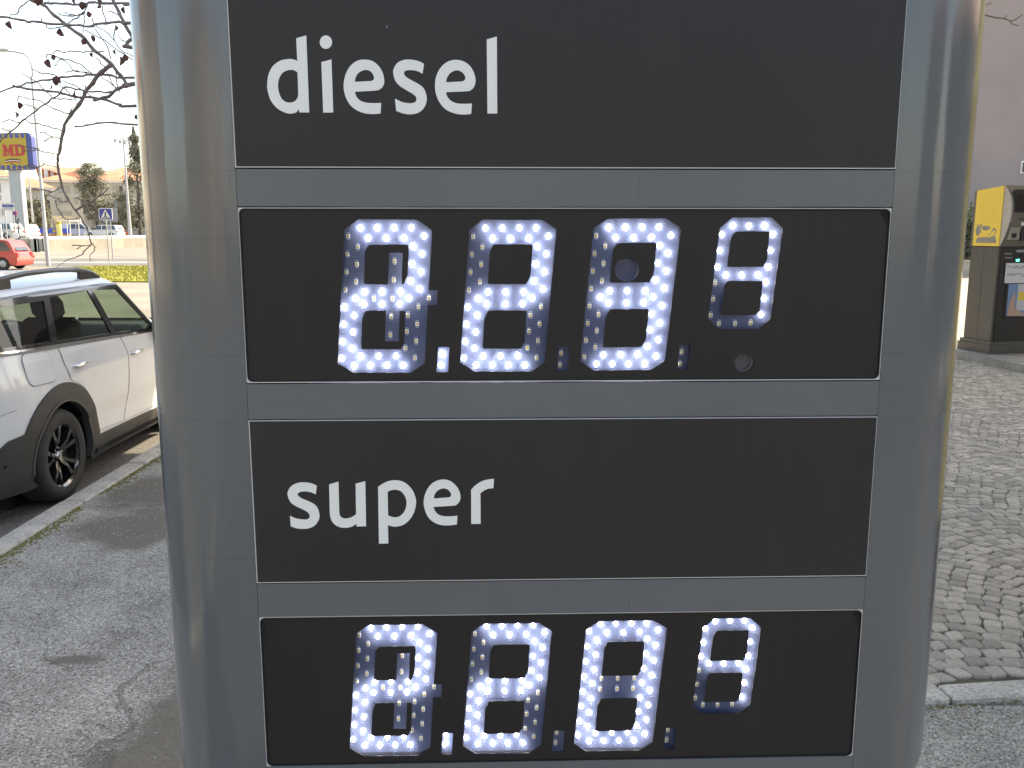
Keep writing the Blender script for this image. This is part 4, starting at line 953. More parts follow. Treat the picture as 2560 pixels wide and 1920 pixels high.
# apartment blocks
def rect_at(x0, y0, x1, y1, Y):
    a = at_Y(x0, y1, Y); b = at_Y(x1, y0, Y); return a.x, a.z, b.x, b.z
def block(name, label, x0, x1, ye, yb, Y, depth, wall, roofpts, wins, eave=True):
    "front face between pixel columns x0..x1, eave row ye, base row yb, at distance Y"
    ax, az, bx, bz = rect_at(x0, ye, x1, yb, Y); az = min(az, LOT)
    th = math.atan2(-(ax + bx) / 2, Y); ct = math.cos(th)
    r = empty(name, ((ax + bx) / 2, Y, LOT), th, label, 'building'); cx, cy, cz = r.location; hwid = (bx - ax) * ct; ax, bx = -hwid / 2, hwid / 2
    mb = MB(); mb.box((0, depth / 2, (bz + az) / 2 - cz), (bx - ax, depth, bz - az)); mb.build('wall', wall, r)
    if eave:
        mb = MB(); mb.box((0, depth / 2, bz - cz + .16), (bx - ax + 1.2, depth + 1.2, .3)); mb.build('eave', M_EAVE, r)
    if roofpts:
        h = roofpts[0]; hw = (bx - ax) / 2 + .75; rl = hw - roofpts[1]
        z0 = bz - cz + .32
        vs = [(-hw, -.75, z0), (hw, -.75, z0), (hw, depth + .75, z0), (-hw, depth + .75, z0), (-rl, depth / 2, z0 + h), (rl, depth / 2, z0 + h)]
        mb = MB(); mb.add(vs, [[0, 1, 5, 4], [1, 2, 5], [2, 3, 4, 5], [3, 0, 4], [3, 2, 1, 0]]); mb.build('roof', M_ROOF, r)
    for (wx0, wy0, wx1, wy1, m_) in wins:
        a0, a1, b0, b1 = rect_at(wx0, wy0, wx1, wy1, Y)
        mb = MB(); mb.box((((a0 + b0) / 2 - cx) * ct, -.03, (a1 + b1) / 2 - cz), ((b0 - a0) * ct + .2, .12, b1 - a1 + .2)); w_ = mb.build('window', M_BEIGE if wall is M_BEIGE else M_EAVE, r)
        mb = MB(); mb.box((((a0 + b0) / 2 - cx) * ct, -.07, (a1 + b1) / 2 - cz), ((b0 - a0) * ct, .12, b1 - a1)); mb.build('shutter', m_, w_)
    return r
g = lambda a, b, c, d, m_=None: (a, b, c, d, m_ or M_SHUT)
apt = block('apartment_block', 'beige apartment block with terracotta roof behind the bare branch', 118, 203, 456, 562, 150, 16, M_BEIGE, (2.6, 7.5),
      [g(146, 463, 155, 484), g(164, 463, 175, 484), g(146, 492, 155, 510), g(164, 492, 175, 510), g(150, 528, 161, 543), g(168, 528, 180, 543), g(187, 463, 196, 484), g(187, 492, 196, 510)])
apr = block('apartment_wing', 'far wing of the apartment block beyond the dark evergreen', 200, 470, 458, 562, 158, 14, M_BEIGE, (2.7, 8),
      [g(206, 468, 222, 494, M_SHUTD), g(284, 466, 296, 492), g(300, 466, 306, 492, M_SHUTD), g(318, 466, 330, 492), g(206, 505, 222, 535, M_SHUTD), g(288, 500, 306, 530, pm('pale_blue_blind', (.35, .45, .5), .7)), g(340, 470, 352, 494), g(364, 470, 376, 494), g(392, 470, 404, 494)])
wh = block('white_house', 'sunlit white house with tiled roof beside the supermarket pylon', -150, 34, 446, 560, 112, 12, M_WHITEB, (2.2, 4),
      [g(-1, 456, 2, 480), g(-6, 486, 3, 500), g(-40, 456, -28, 480), g(-40, 490, -28, 510), g(6, 520, 9, 538), g(-90, 456, -75, 480)])
an = block('annex_house', 'low tiled annex between the supermarket pylon and the apartments', 34, 126, 474, 560, 135, 10, M_BEIGE, (1.6, 3.0), [g(63, 500, 80, 545, M_SHUTD), g(88, 500, 98, 545, M_SHUTD), g(104, 500, 124, 546, M_SHUTD)])
# flue cluster on the main roof
mb = MB(); p = at_Y(177, 437, 156)
for k in (-1, 0, 1): mb.box((k * .9, 0, 0), (.55, .6, 2.2)); mb.box((k * .9, 0, 1.15), (.8, .8, .2))
mb.build('chimney', M_EAVE, apt, loc=(p.x - apt.location.x, 6.0, p.z - apt.location.z - .4))
# roof antennas
for (x, y0, y1, Y, lb) in ((231, 433, 404, 150, 'thin roof antenna above the dark evergreen'), (111, 437, 396, 150, 'thin roof antenna beside the street lamp post'), (292, 440, 405, 158, 'tall thin roof antenna right of the dark evergreen')):
    a = at_Y(x, y0, Y); b = at_Y(x, y1, Y); mb = MB(); h = b.z - a.z
    mb.tube([(0, 0, -1.2), (0, 0, h)], .06, 5)
    for k, w in ((.98, .9), (.86, 1.2), (.7, .8)): mb.tube([(-w, 0, h * k), (w, 0, h * k)], .04, 4)
    for dx in (-.7, -.3, .1, .5): mb.tube([(dx, -.4, h * .98), (dx, .4, h * .98)], .03, 4)
    o = mb.build('roof_antenna', M_STEELG, None, loc=a); tag(o, lb, 'antenna', 'roof antennas')
# long grey back wall right of the parked cars
bw = MB(); a = at_Y(203, 556, 148); b = at_Y(480, 592, 148); bw.box(((a.x + b.x) / 2, 148, (a.z + b.z) / 2), (b.x - a.x, .3, a.z - b.z + .6))
tag(bw.build('grey_yard_wall', pm('grey_concrete', (.33, .34, .35), .9, var=(.38, .39, .40), vscale=.2)), 'long grey concrete wall behind the parked white cars', 'wall')
bw = MB(); a = at_Y(60, 545, 140); b = at_Y(205, 592, 140); bw.box(((a.x + b.x) / 2, 140, (a.z + b.z) / 2), (b.x - a.x, .3, a.z - b.z + .6))
tag(bw.build('beige_yard_wall', M_BEIGE), 'beige wall behind the blue banner across the road', 'wall')
a = at_Y(318, 592, 120); mb = MB(); mb.box((0, 0, .35), (1.3, .35, .5), bev=.06); mb.box((-.45, 0, .05), (.2, .5, .12)); mb.box((.45, 0, .05), (.2, .5, .12)); o = mb.build('plastic_barrier', pm('orange_plastic', (.7, .12, .05), .5), None, loc=(a.x, 120, LOT)); tag(o, 'orange plastic road barrier at the foot of the flood mast', 'barrier')

# supermarket pylon
def pyl():
    Y = 98.0
    base = at_Y(50, 596, Y); r = empty('supermarket_pylon', (base.x, Y, LOT), R_(-9), 'yellow and blue supermarket pylon sign with red letters on a grey post', 'pylon sign')
    def P(x, y): q = at_Y(x, y, Y); return (q.x - base.x, q.z - LOT)
    a = P(32, 596); b = P(64, 424)
    mb = MB(); mb.box((0, .35, b[1] / 2), (1.42, .7, b[1] + .3), bev=.05); mb.build('post', M_STEELG, r)
    x0, z0 = P(-7, 425); x1, z1 = P(86, 333); w = x1 - x0
    x0 -= .1
    me = stand(fill2d([rrect(x0, z0, x1, z1, .55, 7)], .32), .1); pn = mesh_obj('panel', me, M_BLU, r)
    fx0, fx1 = x0 + .55, x1 - .62
    me = stand(fill2d([[(fx0, z0 + .05), (fx1, z0 + .05), (fx1 - .0, z1 - .12), (fx0, z1 - .12)]], .02), -.24); mesh_obj('field', me, M_YEL, pn)
    n = 5; pitch = (fx1 - fx0) / n
    for zz0, zz1 in ((z1 - .52, z1 - .14), (z0 + .07, z0 + .46)):
        for k in range(n):
            c = fx0 + pitch * (k + .45); mb = MB(); mb.box((c, -.275, (zz0 + zz1) / 2), (pitch * .62, .02, zz1 - zz0)); mb.build('square', M_BLU, pn)
    # letters M and D with slab serifs
    sx = (fx1 - fx0); cz = (z0 + z1) / 2 + .12; h = (z1 - z0) * .155
    def lw(poly): return [(fx0 + .13 * sx + px * sx * .80, cz + pz * h) for px, pz in poly]
    Mp = [(0, 1), (.16, 1), (.255, -.05), (.34, 1), (.5, 1), (.5, .72), (.46, .72), (.46, -.72), (.5, -.72), (.5, -1), (.31, -1), (.31, -.72), (.345, -.72), (.345, .2), (.255, -.82), (.15, .2), (.15, -.72), (.19, -.72), (.19, -1), (0, -1), (0, -.72), (.04, -.72), (.04, .72), (0, .72)]
    Do = [C1(.53, 1), C1(.80, 1), (.93, .8), (1.0, .35), (1.0, -.35), (.93, -.8), C1(.80, -1), C1(.53, -1), C1(.53, -.72), C1(.575, -.72), C1(.575, .72), C1(.53, .72)]
    Di = [C1(.70, .66), (.80, .6), (.855, .3), (.855, -.3), (.80, -.6), C1(.70, -.66)]
    mesh_obj('letter', stand(fill2d([lw(Mp)], .015), -.28), M_RED, pn); mesh_obj('letter', stand(fill2d([lw(smooth_loop(Do)), lw(smooth_loop(Di))], .015), -.28), M_RED, pn)
    for dz, m_ in ((0, M_SIGNBK), (-.12, M_SIGNW), (-.24, M_RED)):
        pts = [(fx0 + sx * (.2 + .55 * k / 10), -.28, cz - h * 1.75 + dz + .10 * math.sin(math.pi * k / 10)) for k in range(11)]
        mb = MB(); mb.tube(pts, .05, 5); mb.build('stroke', m_, pn)
pyl()
# flood light mast and thin mast
def mast(name, label, xb, yb, xt, yt, Y, r0, r1, head, grp=None):
    a = at_Y(xb, yb, Y); b = at_Y(xt, yt, Y); r = empty(name, (a.x, Y, a.z), 0, label, 'mast', grp)
    mb = MB(); h = b.z - a.z; mb.tube([(0, 0, 0), (0, 0, h * .3), (0, 0, h)], [r0, r0 * .75, r1], 8); mb.build('pole', M_GALV, r, smooth=50)
    if head:
        mb = MB(); mb.tube([(-1.3, 0, h + .1), (1.0, 0, h - .35)], .06, 5)
        for k in range(4):
            q = -1.0 + k * .62; mb.box((q, -.15, h - .25 - .13 * k), (.36, .25, .4), bev=.05)
        mb.build('lamp_heads', M_GALV, r)
    return r
mast('flood_light_mast', 'tall pale flood light mast in the yard behind the crossing sign', 326, 592, 305, 347, 118, .24, .10, True)
mast('thin_mast', 'thin pale mast right of the supermarket pylon', 83, 556, 74, 428, 125, .16, .07, False)

# street lamp on the traffic island
lb_ = at_Y(121, 666, 48.6); lr = empty('street_lamp', (lb_.x, 48.6, -.06), 0, 'tall grey street lamp with curved arm standing on the grass island', 'street lamp')
top = at_Y(82, 190, 48.6); mb = MB(); ht = top.z + .06
mb.tube([(0, 0, 0), (0, 0, 1.6), (0, 0, 1.65), (0, 0, ht)], [.115, .11, .10, .055], 10); mb.build('pole', M_GALV, lr, smooth=50)
mb = MB(); pts = []
for (x, y) in ((82, 190), (80, 165), (72, 145), (58, 134), (40, 130), (22, 128)):
    q = at_Y(x, y, 48.6); pts.append((q.x - lb_.x, 0, q.z + .06))
mb.tube(pts, [.055, .05, .048, .046, .045, .045], 8); mb.build('arm', M_GALV, lr, smooth=60)
q = at_Y(4, 125, 48.6); mb = MB(); mb.box((q.x - lb_.x - .1, 0, q.z + .06), (1.0, .28, .16), bev=.05); mb.build('lantern', M_STEELG, lr)

# pedestrian crossing sign, and a second sign post behind it
def cross_sign():
    Y = 47.5; b = at_Y(273, 664, Y); r = empty('crossing_sign', (b.x, Y, -.06), 0, 'blue pedestrian crossing sign with white triangle on a thin post', 'road sign')
    P = lambda x, y: (at_Y(x, y, Y).x - b.x, at_Y(x, y, Y).z + .06)
    x0, z0 = P(248.5, 550); x1, z1 = P(280, 520.5)
    mb = MB(); mb.tube([(0, 0.04, 0), (0, .04, z1 - .1)], .035, 8); mb.build('post', M_GALV, r)
    mesh_obj('rim', stand(fill2d([rrect(x0, z0, x1, z1, .05)], .012), .0), M_SIGNW, r)
    f_ = mesh_obj('plate', stand(fill2d([rrect(x0 + .03, z0 + .03, x1 - .03, z1 - .03, .04)], .006), -.016), M_SIGNB, r)
    w = x1 - x0; cx = (x0 + x1) / 2; cz = (z0 + z1) / 2
    mesh_obj('triangle', stand(fill2d([[(cx - .36 * w, cz - .30 * w), (cx + .36 * w, cz - .30 * w), (cx, cz + .34 * w)]], .004), -.028), M_SIGNW, f_)
    mb = MB(); T = lambda px, pz: (cx + px * w, -.036, cz + pz * w)
    mb.tube([T(.0, .10), T(-.01, -.06)], .03, 5); mb.tube([T(-.01, -.06), T(-.06, -.15), T(-.12, -.25)], .022, 5); mb.tube([T(-.01, -.06), T(.05, -.14), T(.07, -.24)], .022, 5)
    mb.tube([T(0, .07), T(-.09, -.01)], .016, 4); mb.tube([T(0, .07), T(.08, .01)], .016, 4); mb.lathe([(0, -.01), (.035, 0), (0, .01)], T(.005, .15), 8, 'Y')
    for k in range(5): mb.tube([T(-.26 + .13 * k, -.27), T(-.22 + .11 * k, -.2)], .02, 4)
    mb.build('walking_figure', M_SIGNBK, f_)
cross_sign()
def back_sign():
    Y = 62; b = at_Y(281, 626, Y); r = empty('sign_behind', (b.x, Y, -.1), R_(35), 'dark backed sign on a thin pole just behind the crossing sign', 'road sign')
    z1 = at_Y(281, 521, Y).z + .1; z0 = at_Y(281, 555, Y).z + .1
    mb = MB(); mb.tube([(0, 0, 0), (0, 0, z1)], .045, 8); mb.build('post', M_GALV, r)
    mb = MB(); mb.box((0, -.05, (z0 + z1) / 2), (.95, .03, z1 - z0), bev=.012); mb.build('plate', pm('sign_back_grey', (.22, .23, .25), .5), r)
back_sign()
# boards and round signs near the white house
def board(name, label, x0, y0, x1, y1, Y, mats, yb, cat='sign', rz=0):
    a0, a1, b0, b1 = rect_at(x0, y0, x1, y1, Y); zb = at_Y(x0, yb, Y).z; r = empty(name, ((a0 + b0) / 2, Y, zb), rz, label, cat); h = (b1 - a1) / len(mats)
    for k, m_ in enumerate(mats):
        mb = MB(); mb.box((0, 0, b1 - zb - h * (k + .5)), (b0 - a0, .06, h * .94), bev=.015); mb.build('plate', m_, r)
    for s in (-1, 1):
        mb = MB(); mb.tube([(s * (b0 - a0) * .35, .06, 0), (s * (b0 - a0) * .35, .06, b1 - zb)], .05, 6); mb.build('post', M_GALV, r)
board('direction_board', 'blue and grey direction board beside the white house', 6, 508, 34, 526, 70, [M_STEELG, M_SIGNB, M_STEELG, pm('board_cream', (.5, .5, .46), .6)], 640)
def disc(name, label, x, y, rpx, Y, yb, m1, m2=None):
    c = at_Y(x, y, Y); zb = at_Y(x, yb, Y).z; r = empty(name, (c.x, Y, zb), 0, label, 'road sign'); rad = rpx / F_PX * Y
    mb = MB(); mb.tube([(0, .05, 0), (0, .05, c.z - zb + rad * .6)], .05, 8); mb.build('post', pm('dark_post', (.06, .06, .065), .5) if 'dark_post' not in bpy.data.materials else bpy.data.materials['dark_post'], r)
    mb = MB(); mb.lathe([(0, -.02), (rad, -.02), (rad, .02), (0, .02)], (0, 0, c.z - zb), 24, 'Y'); pl = mb.build('plate', m1, r)
    if m2:
        mb = MB(); mb.lathe([(0, -.034), (rad * .74, -.034), (rad * .74, -.022)], (0, 0, c.z - zb), 24, 'Y'); mb.build('face', m2, pl)
        mb = MB(); T = Matrix.Rotation(R_(45), 3, 'Y'); mb.box((0, -.04, c.z - zb), (rad * 1.6, .012, rad * .2), tilt=T); mb.build('bar', m1, pl)
disc('no_stopping_sign', 'small round red and blue no stopping sign by the pylon post', 37.5, 533, 5.0, 70, 560, M_RED, M_SIGNB)
disc('round_white_sign', 'white round disc on a dark post in front of the silver car', 40, 589, 7.2, 66, 600, M_SIGNW)
p = at_Y(38, 546, 66); q = at_Y(41, 600, 66); mb = MB(); mb.tube([(0, 0, 0), (0, 0, p.z - q.z - .2), (.1, 0, p.z - q.z)], .06, 6); tag(mb.build('dark_bollard_post', bpy.data.materials['dark_post'], None, loc=(p.x, 66.3, q.z)), 'thin dark post rising above the white round disc', 'post')
p = at_Y(1, 560, 64); mb = MB(); mb.tube([(0, 0, -.1 - p.z), (0, 0, 0)], .05, 6); tag(mb.build('white_post', M_EAVE, None, loc=tuple(p)), 'thin white post at the left edge in front of the silver car', 'post')

# blue banner, yellow cabinet and shelter frame in the yard
bn = empty('blue_banner', tuple(at_Y(128, 590, 112)), 0, 'long blue banner with an orange mark along the yard fence', 'banner'); bn.location.z = LOT
for (x0, x1) in ((88, 112), (122, 146), (151, 173)):
    a0, a1, b0, b1 = rect_at(x0, 571, x1, 583, 112); mb = MB(); mb.box(((a0 + b0) / 2 - bn.location.x, 0, (a1 + b1) / 2 - LOT), (b0 - a0, .04, b1 - a1)); mb.build('cloth', pm('banner_blue', (.05, .10, .55), .6) if 'banner_blue' not in bpy.data.materials else bpy.data.materials['banner_blue'], bn)
a0, a1, b0, b1 = rect_at(85, 584, 173, 591, 112.3); mb = MB(); mb.box(((a0 + b0) / 2 - bn.location.x, .3, (a1 + b1) / 2 - LOT), (b0 - a0, .05, b1 - a1)); mb.build('rail', pm('orange_rail', (.55, .25, .12), .7), bn)
c = at_Y(134, 577, 111.8); mb = MB(); mb.lathe([(0, -.02), (.22, -.02), (.22, .02)], (c.x - bn.location.x, -.05, c.z - LOT), 14, 'Y'); mb.build('mark', M_YEL, bn)
for x in (88, 112, 122, 146, 173):
    c = at_Y(x, 571, 112); mb = MB(); mb.tube([(c.x - bn.location.x, .05, 0), (c.x - bn.location.x, .05, c.z - LOT)], .04, 5); mb.build('post', M_GALV, bn)
a0, a1, b0, b1 = rect_at(144, 554, 151, 588, 108); cb = empty('yellow_cabinet', ((a0 + b0) / 2, 108, LOT), 0, 'tall yellow cabinet standing before the blue banner', 'cabinet')
mb = MB(); mb.box((0, 0, (b1 - LOT) * .42), (b0 - a0, .4, (b1 - LOT) * .84), bev=.03); mb.build('body', pm('cabinet_yellow', (.80, .70, .20), .5), cb); mb = MB(); mb.box((0, 0, (b1 - LOT) * .93), ((b0 - a0) * .9, .36, (b1 - LOT) * .16), bev=.03); mb.build('head', M_YEL, cb)
sh_ = empty('trolley_shelter', tuple(at_Y(159, 590, 109)), 0, 'thin white frame shelter beside the yellow cabinet', 'shelter'); sh_.location.z = LOT
for x in (144, 174):
    for dy in (0, 2.2):
        c = at_Y(x, 553, 109); mb = MB(); mb.tube([(c.x - sh_.location.x, dy, 0), (c.x - sh_.location.x, dy, c.z - LOT)], .045, 5); mb.build('post', M_EAVE, sh_)
a = at_Y(143, 551, 109); b = at_Y(175, 551, 109); mb = MB(); mb.box(((a.x + b.x) / 2 - sh_.location.x, 1.1, a.z - LOT), (b.x - a.x, 2.5, .1)); mb.build('roof', M_EAVE, sh_)

# simple cars farther off: lower body, glasshouse, glass, wheels
def far_car(name, label, loc, rz, paint, L=4.2, Wd=1.75, Hh=1.5, van=False, rear_slope=.35, dirt=None):
    r = empty(name, loc, rz, label, 'car', 'cars across the road')
    hb = Hh * .60
    low = smooth_loop([C1(-L / 2 + .08, .22), (-L / 2, .40), (-L / 2 + .03, .72), C1(-L / 2 + .12, hb), C1(L * .20, hb - .01), (L * .36, hb - .07), (L * .46, hb - .2), (L / 2, .48), C1(L / 2 - .06, .22)], 4)
    wr = .31; cut = []
    for wx, d in ((L * .31, 1), (-L * .31, 1)): cut.append((wx, d))
    poly = low + [(cx + wr * 1.12 * math.cos(R_(a)), max(.22, .30 + wr * 1.12 * math.sin(R_(a)))) for cx, _ in cut for a in range(0, 181, 15)]
    gl = smooth_loop([C1(-L / 2 + .10, hb), (-L / 2 + .10 + rear_slope * .6, Hh - .12), C1(-L / 2 + .16 + rear_slope, Hh - .03), (-L * .1, Hh), (L * .06, Hh - .02), C1(L * .12, Hh - .06), C1(L * .29, hb - .01)], 4)
    def loft(pl, wfun, nm, m_, par):
        me = fill2d([pl], .5); me.transform(Matrix(((1, 0, 0, 0), (0, 0, 1, 0), (0, 1, 0, 0), (0, 0, 0, 1))))
        for v in me.vertices: v.co.y = math.copysign(wfun(v.co.x, v.co.z), v.co.y)
        bm = bmesh.new(); bm.from_mesh(me); bmesh.ops.recalc_face_normals(bm, faces=bm.faces); bmesh.ops.bevel(bm, geom=[e for e in bm.edges if len(e.link_faces) == 2 and e.calc_face_angle(0) > .9], offset=.035, segments=2, affect='EDGES', clamp_overlap=True); bm.to_mesh(me); bm.free()
        return mesh_obj(nm, me, m_, par, smooth=40)
    bd = loft(poly, lambda x, z: Wd / 2 - .05 * max(0, abs(x) - L * .36) / (L * .14) - .02 * abs(z - .6), 'body', paint, r)
    loft(gl, lambda x, z: Wd / 2 - .03 - .16 * (z - hb) / (Hh - hb), 'roof', paint, r)
    zt = Hh - .10; zb = hb + .03
    fr = L * .24; rr = -L / 2 + .24
    for s in (-1, 1):
        yw = lambda z: s * (Wd / 2 - .025 - .16 * (z - hb) / (Hh - hb))
        for (a, b, c, d) in ((-L * .02, fr, L * .10, -L * .02), (-L * .24, -L * .045, -L * .045, -L * .225), (rr + .02, -L * .265, -L * .25, rr + rear_slope * .75)):
            if van and b < -L * .2: continue
            mb = MB(); mb.add([(a, yw(zb), zb), (b, yw(zb), zb), (c, yw(zt), zt), (d, yw(zt), zt)], [[0, 1, 2, 3]]); mb.build('window', M_SHUTG, r)
        for wx in (L * .31, -L * .31):
            mb = MB(); mb.lathe([(.0, .02), (wr * .55, .03), (wr * .6, .08), (wr * .95, .09), (wr, .06), (wr, -.1), (0, -.1)], (wx, 0, wr), 20, 'Y'); me = mb.mesh('tyre')
            for v in me.vertices: v.co.y = v.co.y * s + s * (Wd / 2 - .10)
            t_ = mesh_obj('wheel', me, M_RUB, r, smooth=40)
            mb = MB(); mb.lathe([(0, .1), (wr * .5, .085), (wr * .62, .06)], (wx, 0, wr), 14, 'Y'); me = mb.mesh('rim')
            for v in me.vertices: v.co.y = v.co.y * s + s * (Wd / 2 - .10)
            mesh_obj('rim', me, M_GALV, t_, smooth=40)
        mb = MB(); mb.box((L / 2 - .12, s * (Wd / 2 - .26), .62), (.2, .36, .14), bev=.03); mb.build('head_lamp', M_SIGNW, r)
        mb = MB(); mb.box((-L / 2 + .06, s * (Wd / 2 - .18), .74), (.14, .22, .26), bev=.03); mb.build('tail_lamp', M_TAIL, r)
        for hx in (.0, -L * .20):
            mb = MB(); mb.box((hx - .08, s * (Wd / 2 + .004), hb - .13), (.16, .03, .035), bev=.008); mb.build('handle', M_CHROME, r)
        mb = MB(); mb.box((L * .19, s * (Wd / 2 + .07), hb + .08), (.1, .18, .13), bev=.03); mb.build('door_mirror', M_SHUTG, r)
    mb = MB(); z2 = Hh - .09
    mb.add([(L * .27, -Wd * .36, hb + .04), (L * .27, Wd * .36, hb + .04), (L * .135, Wd * .31, z2), (L * .135, -Wd * .31, z2)], [[0, 1, 2, 3]]); me = mb.mesh('windscreen'); me.transform(Matrix.Translation((.02, 0, .01))); mesh_obj('windscreen', me, M_SHUTG, r)
    mb = MB(); mb.add([(-L / 2 + .10, -Wd * .36, hb + .05), (-L / 2 + .10, Wd * .36, hb + .05), (-L / 2 + .10 + rear_slope * .8, Wd * .31, z2 - .03), (-L / 2 + .10 + rear_slope * .8, -Wd * .31, z2 - .03)], [[0, 1, 2, 3]]); me = mb.mesh('rear_window'); me.transform(Matrix.Translation((-.025, 0, .01))); mesh_obj('rear_window', me, M_SHUTG, r)
    mb = MB(); mb.box((0, 0, .27), (L * .9, Wd * .86, .14)); mb.build('underbody', M_CLAD, r)
    return r
M_SHUTG = pm('car_window_dark', (.05, .06, .06), .12, coat=.5)
M_REDC = pm('red_car_paint', (.52, .05, .045), .35, coat=.6, var=(.46, .06, .05), vscale=2)
c = at_Y(36, 672, 45.5)
rc = far_car('red_hatchback', 'red hatchback driving past on the far side of the grass island', (at_Y(10, 670, 45.5).x - .80, 45.5, -.106), R_(180), M_REDC, L=3.9, Wd=1.68, Hh=1.52, rear_slope=.5)
for s in (1,):
    mb = MB(); mb.box((-.28, .86, .56), (.10, .02, .62), bev=.005); mb.build('side_strip', M_CLAD, rc)
M_SILV = pm('silver_car_paint', (.45, .46, .46), .3, metal=.5, coat=.6); M_LAV = pm('pale_van_paint', (.50, .52, .60), .35, coat=.5)
far_car('silver_car', 'silver car parked left of the supermarket pylon', (at_Y(18, 592, 92).x - .6, 92, LOT), R_(168), M_SILV, L=4.3, Hh=1.6)
far_car('white_coupe', 'white car half hidden behind the pylon post', (at_Y(64, 592, 104).x - .5, 104, LOT), R_(160), M_CARW, L=4.1, Hh=1.55)
far_car('pale_van', 'pale grey van parked right of the blue banner', (at_Y(196, 592, 116).x + .2, 116, LOT), R_(8), M_LAV, L=4.4, Hh=1.75, van=True, rear_slope=.1)
far_car('white_estate', 'long white estate car parked behind the crossing sign', (at_Y(262, 592, 113).x, 113, LOT), R_(172), M_CARW, L=4.6, Hh=1.55, rear_slope=.4)

# trees across the road: trunks, limbs and crowns of many small leaf faces
M_LEAFD = pm('haze_pale_foliage', (.15, .15, .10), .8, var=(.25, .24, .175), vscale=.7)  # leaf colour lightened to stand in for haze
M_BARK = pm('bark', (.07, .055, .045), .9, var=(.10, .085, .07), vscale=4, bump=.5, bscale=30)
M_CONIF = pm('haze_pale_conifer', (.14, .14, .10), .8, var=(.21, .205, .15), vscale=.6)  # haze put into the conifer colour as well
def tree(name, label, base, height, rad, n, size, mat, shape='round', grp=None, trunk=.22, seed=1, z0=.12):
    r = random.Random(seed); t = empty(name, base, 0, label, 'tree', grp)
    mb = MB(); mb.tube([(0, 0, 0), (.08, .05, height * .4), (0, 0, height * .93)], [trunk, trunk * .6, .03], 7)
    clumps = []
    for k in range(22):
        h = height * r.uniform(z0 + .08, .95); f = (h / height)
        if shape == 'cone': rr = rad * (1.02 - f) * r.uniform(.55, 1.05)
        else: rr = rad * math.sqrt(max(.05, 1 - ((f - .55) / .5) ** 2)) * r.uniform(.35, .9)
        a = r.uniform(0, 6.28); c = Vector((rr * math.cos(a), rr * math.sin(a), h + (-.04 * height * (rr / max(rad, .1)) if shape == 'cone' else .03 * height)))
        mb.tube([(0, 0, h * .86), c * .5 + Vector((0, 0, h * .45)), c], [trunk * .28, trunk * .16, .02], 5); clumps.append((c, rad * r.uniform(.22, .42) * (.7 if shape == 'cone' else 1)))
    mb.build('trunk', M_BARK, t, smooth=50)
    cb_ = MB()
    for i in range(n):
        if r.random() < .8:
            c, s = clumps[r.randrange(len(clumps))]; d = Vector((r.gauss(0, .55), r.gauss(0, .55), r.gauss(0, .42))); p = c + d * s
        else:
            h = height * r.uniform(z0, 1.0); f = h / height
            rr = (rad * (1.02 - f) if shape == 'cone' else rad * math.sqrt(max(.03, 1 - ((f - .55) / .5) ** 2))) * r.random() ** .5; a = r.uniform(0, 6.28); p = Vector((rr * math.cos(a), rr * math.sin(a), h))
        u = Vector((r.gauss(0, 1), r.gauss(0, 1), r.gauss(0, 1))).normalized(); v = u.cross(Vector((r.gauss(0, 1), r.gauss(0, 1), r.gauss(0, 1)))).normalized(); s = size * r.uniform(.6, 1.4)
        cb_.add([p - u * s, p + v * s * .45, p + u * s, p - v * s * .45], [[0, 1, 2, 3]])
    me = bpy.data.meshes.new('crown'); me.from_pydata(cb_.v, [], cb_.f); me.update(); mesh_obj('crown', me, mat, t)
    return t
tr = lambda x, y, Y: tuple(Vector((at_Y(x, y, Y).x, Y, LOT)))
tree('evergreen_tree', 'broad dark evergreen tree before the apartment block', tr(245, 592, 128), 10.2, 2.1, 13000, .12, M_LEAFD, 'round', 'trees across the road', .28, 3, .1)
tree('evergreen_tree', 'drooping conifer beside the totem edge across the road', tr(352, 592, 122), 14.5, 3.0, 14000, .14, M_CONIF, 'cone', 'trees across the road', .3, 5, .06)
tree('evergreen_tree', 'low leafy shrub tree at the right of the crossing sign', tr(300, 592, 130), 6.2, 2.6, 10000, .12, M_CONIF, 'round', 'trees across the road', .2, 8, .1)
tree('evergreen_tree', 'dark cypress left of the street lamp post', tr(72, 592, 128), 4.0, 1.2, 6000, .11, M_LEAFD, 'round', 'trees across the road', .2, 9, .08)
tree('evergreen_tree', 'dark bushy tree behind the street lamp post', tr(98, 592, 130), 5.0, 1.7, 8000, .12, M_LEAFD, 'round', 'trees across the road', .2, 11, .1)
tree('evergreen_tree', 'tall slim cypress touching the beige apartment wall', tr(120, 592, 132), 6.6, .7, 6000, .11, M_LEAFD, 'cone', 'trees across the road', .16, 13, .08)
# ------------------------------------------------------------------ payment terminal at the right, and what lies behind it
KO = Vector((6.76, 12.4, .11)); KR = R_(12.1)
def on_kiosk(x, y, dep=0.0):
    r = ray(x, y); n_ = Vector((-math.sin(KR), math.cos(KR), 0)); e = Vector((math.cos(KR), math.sin(KR), 0))
    P = r * (((KO - Vector((0, 0, CAM_H))).dot(n_) + dep) / r.dot(n_)); P.z += CAM_H; d = P - KO
    return d.dot(e), d.z
kio = empty('payment_terminal', KO, KR, 'outdoor payment terminal with yellow side panel and paper notice on its front', 'terminal')
M_KG = pm('terminal_grey', (.105, .098, .082), .5, var=(.09, .085, .072), vscale=5)
M_KF = pm('terminal_front', (.16, .142, .12), .45, var=(.135, .12, .10), vscale=7)
M_KD = pm('terminal_dark', (.028, .024, .021), .45)
M_KY = pm('terminal_yellow', (.84, .60, .10), .45, var=(.80, .56, .085), vscale=3)
M_KS = pm('worn_grey_print', (.26, .24, .20), .6)
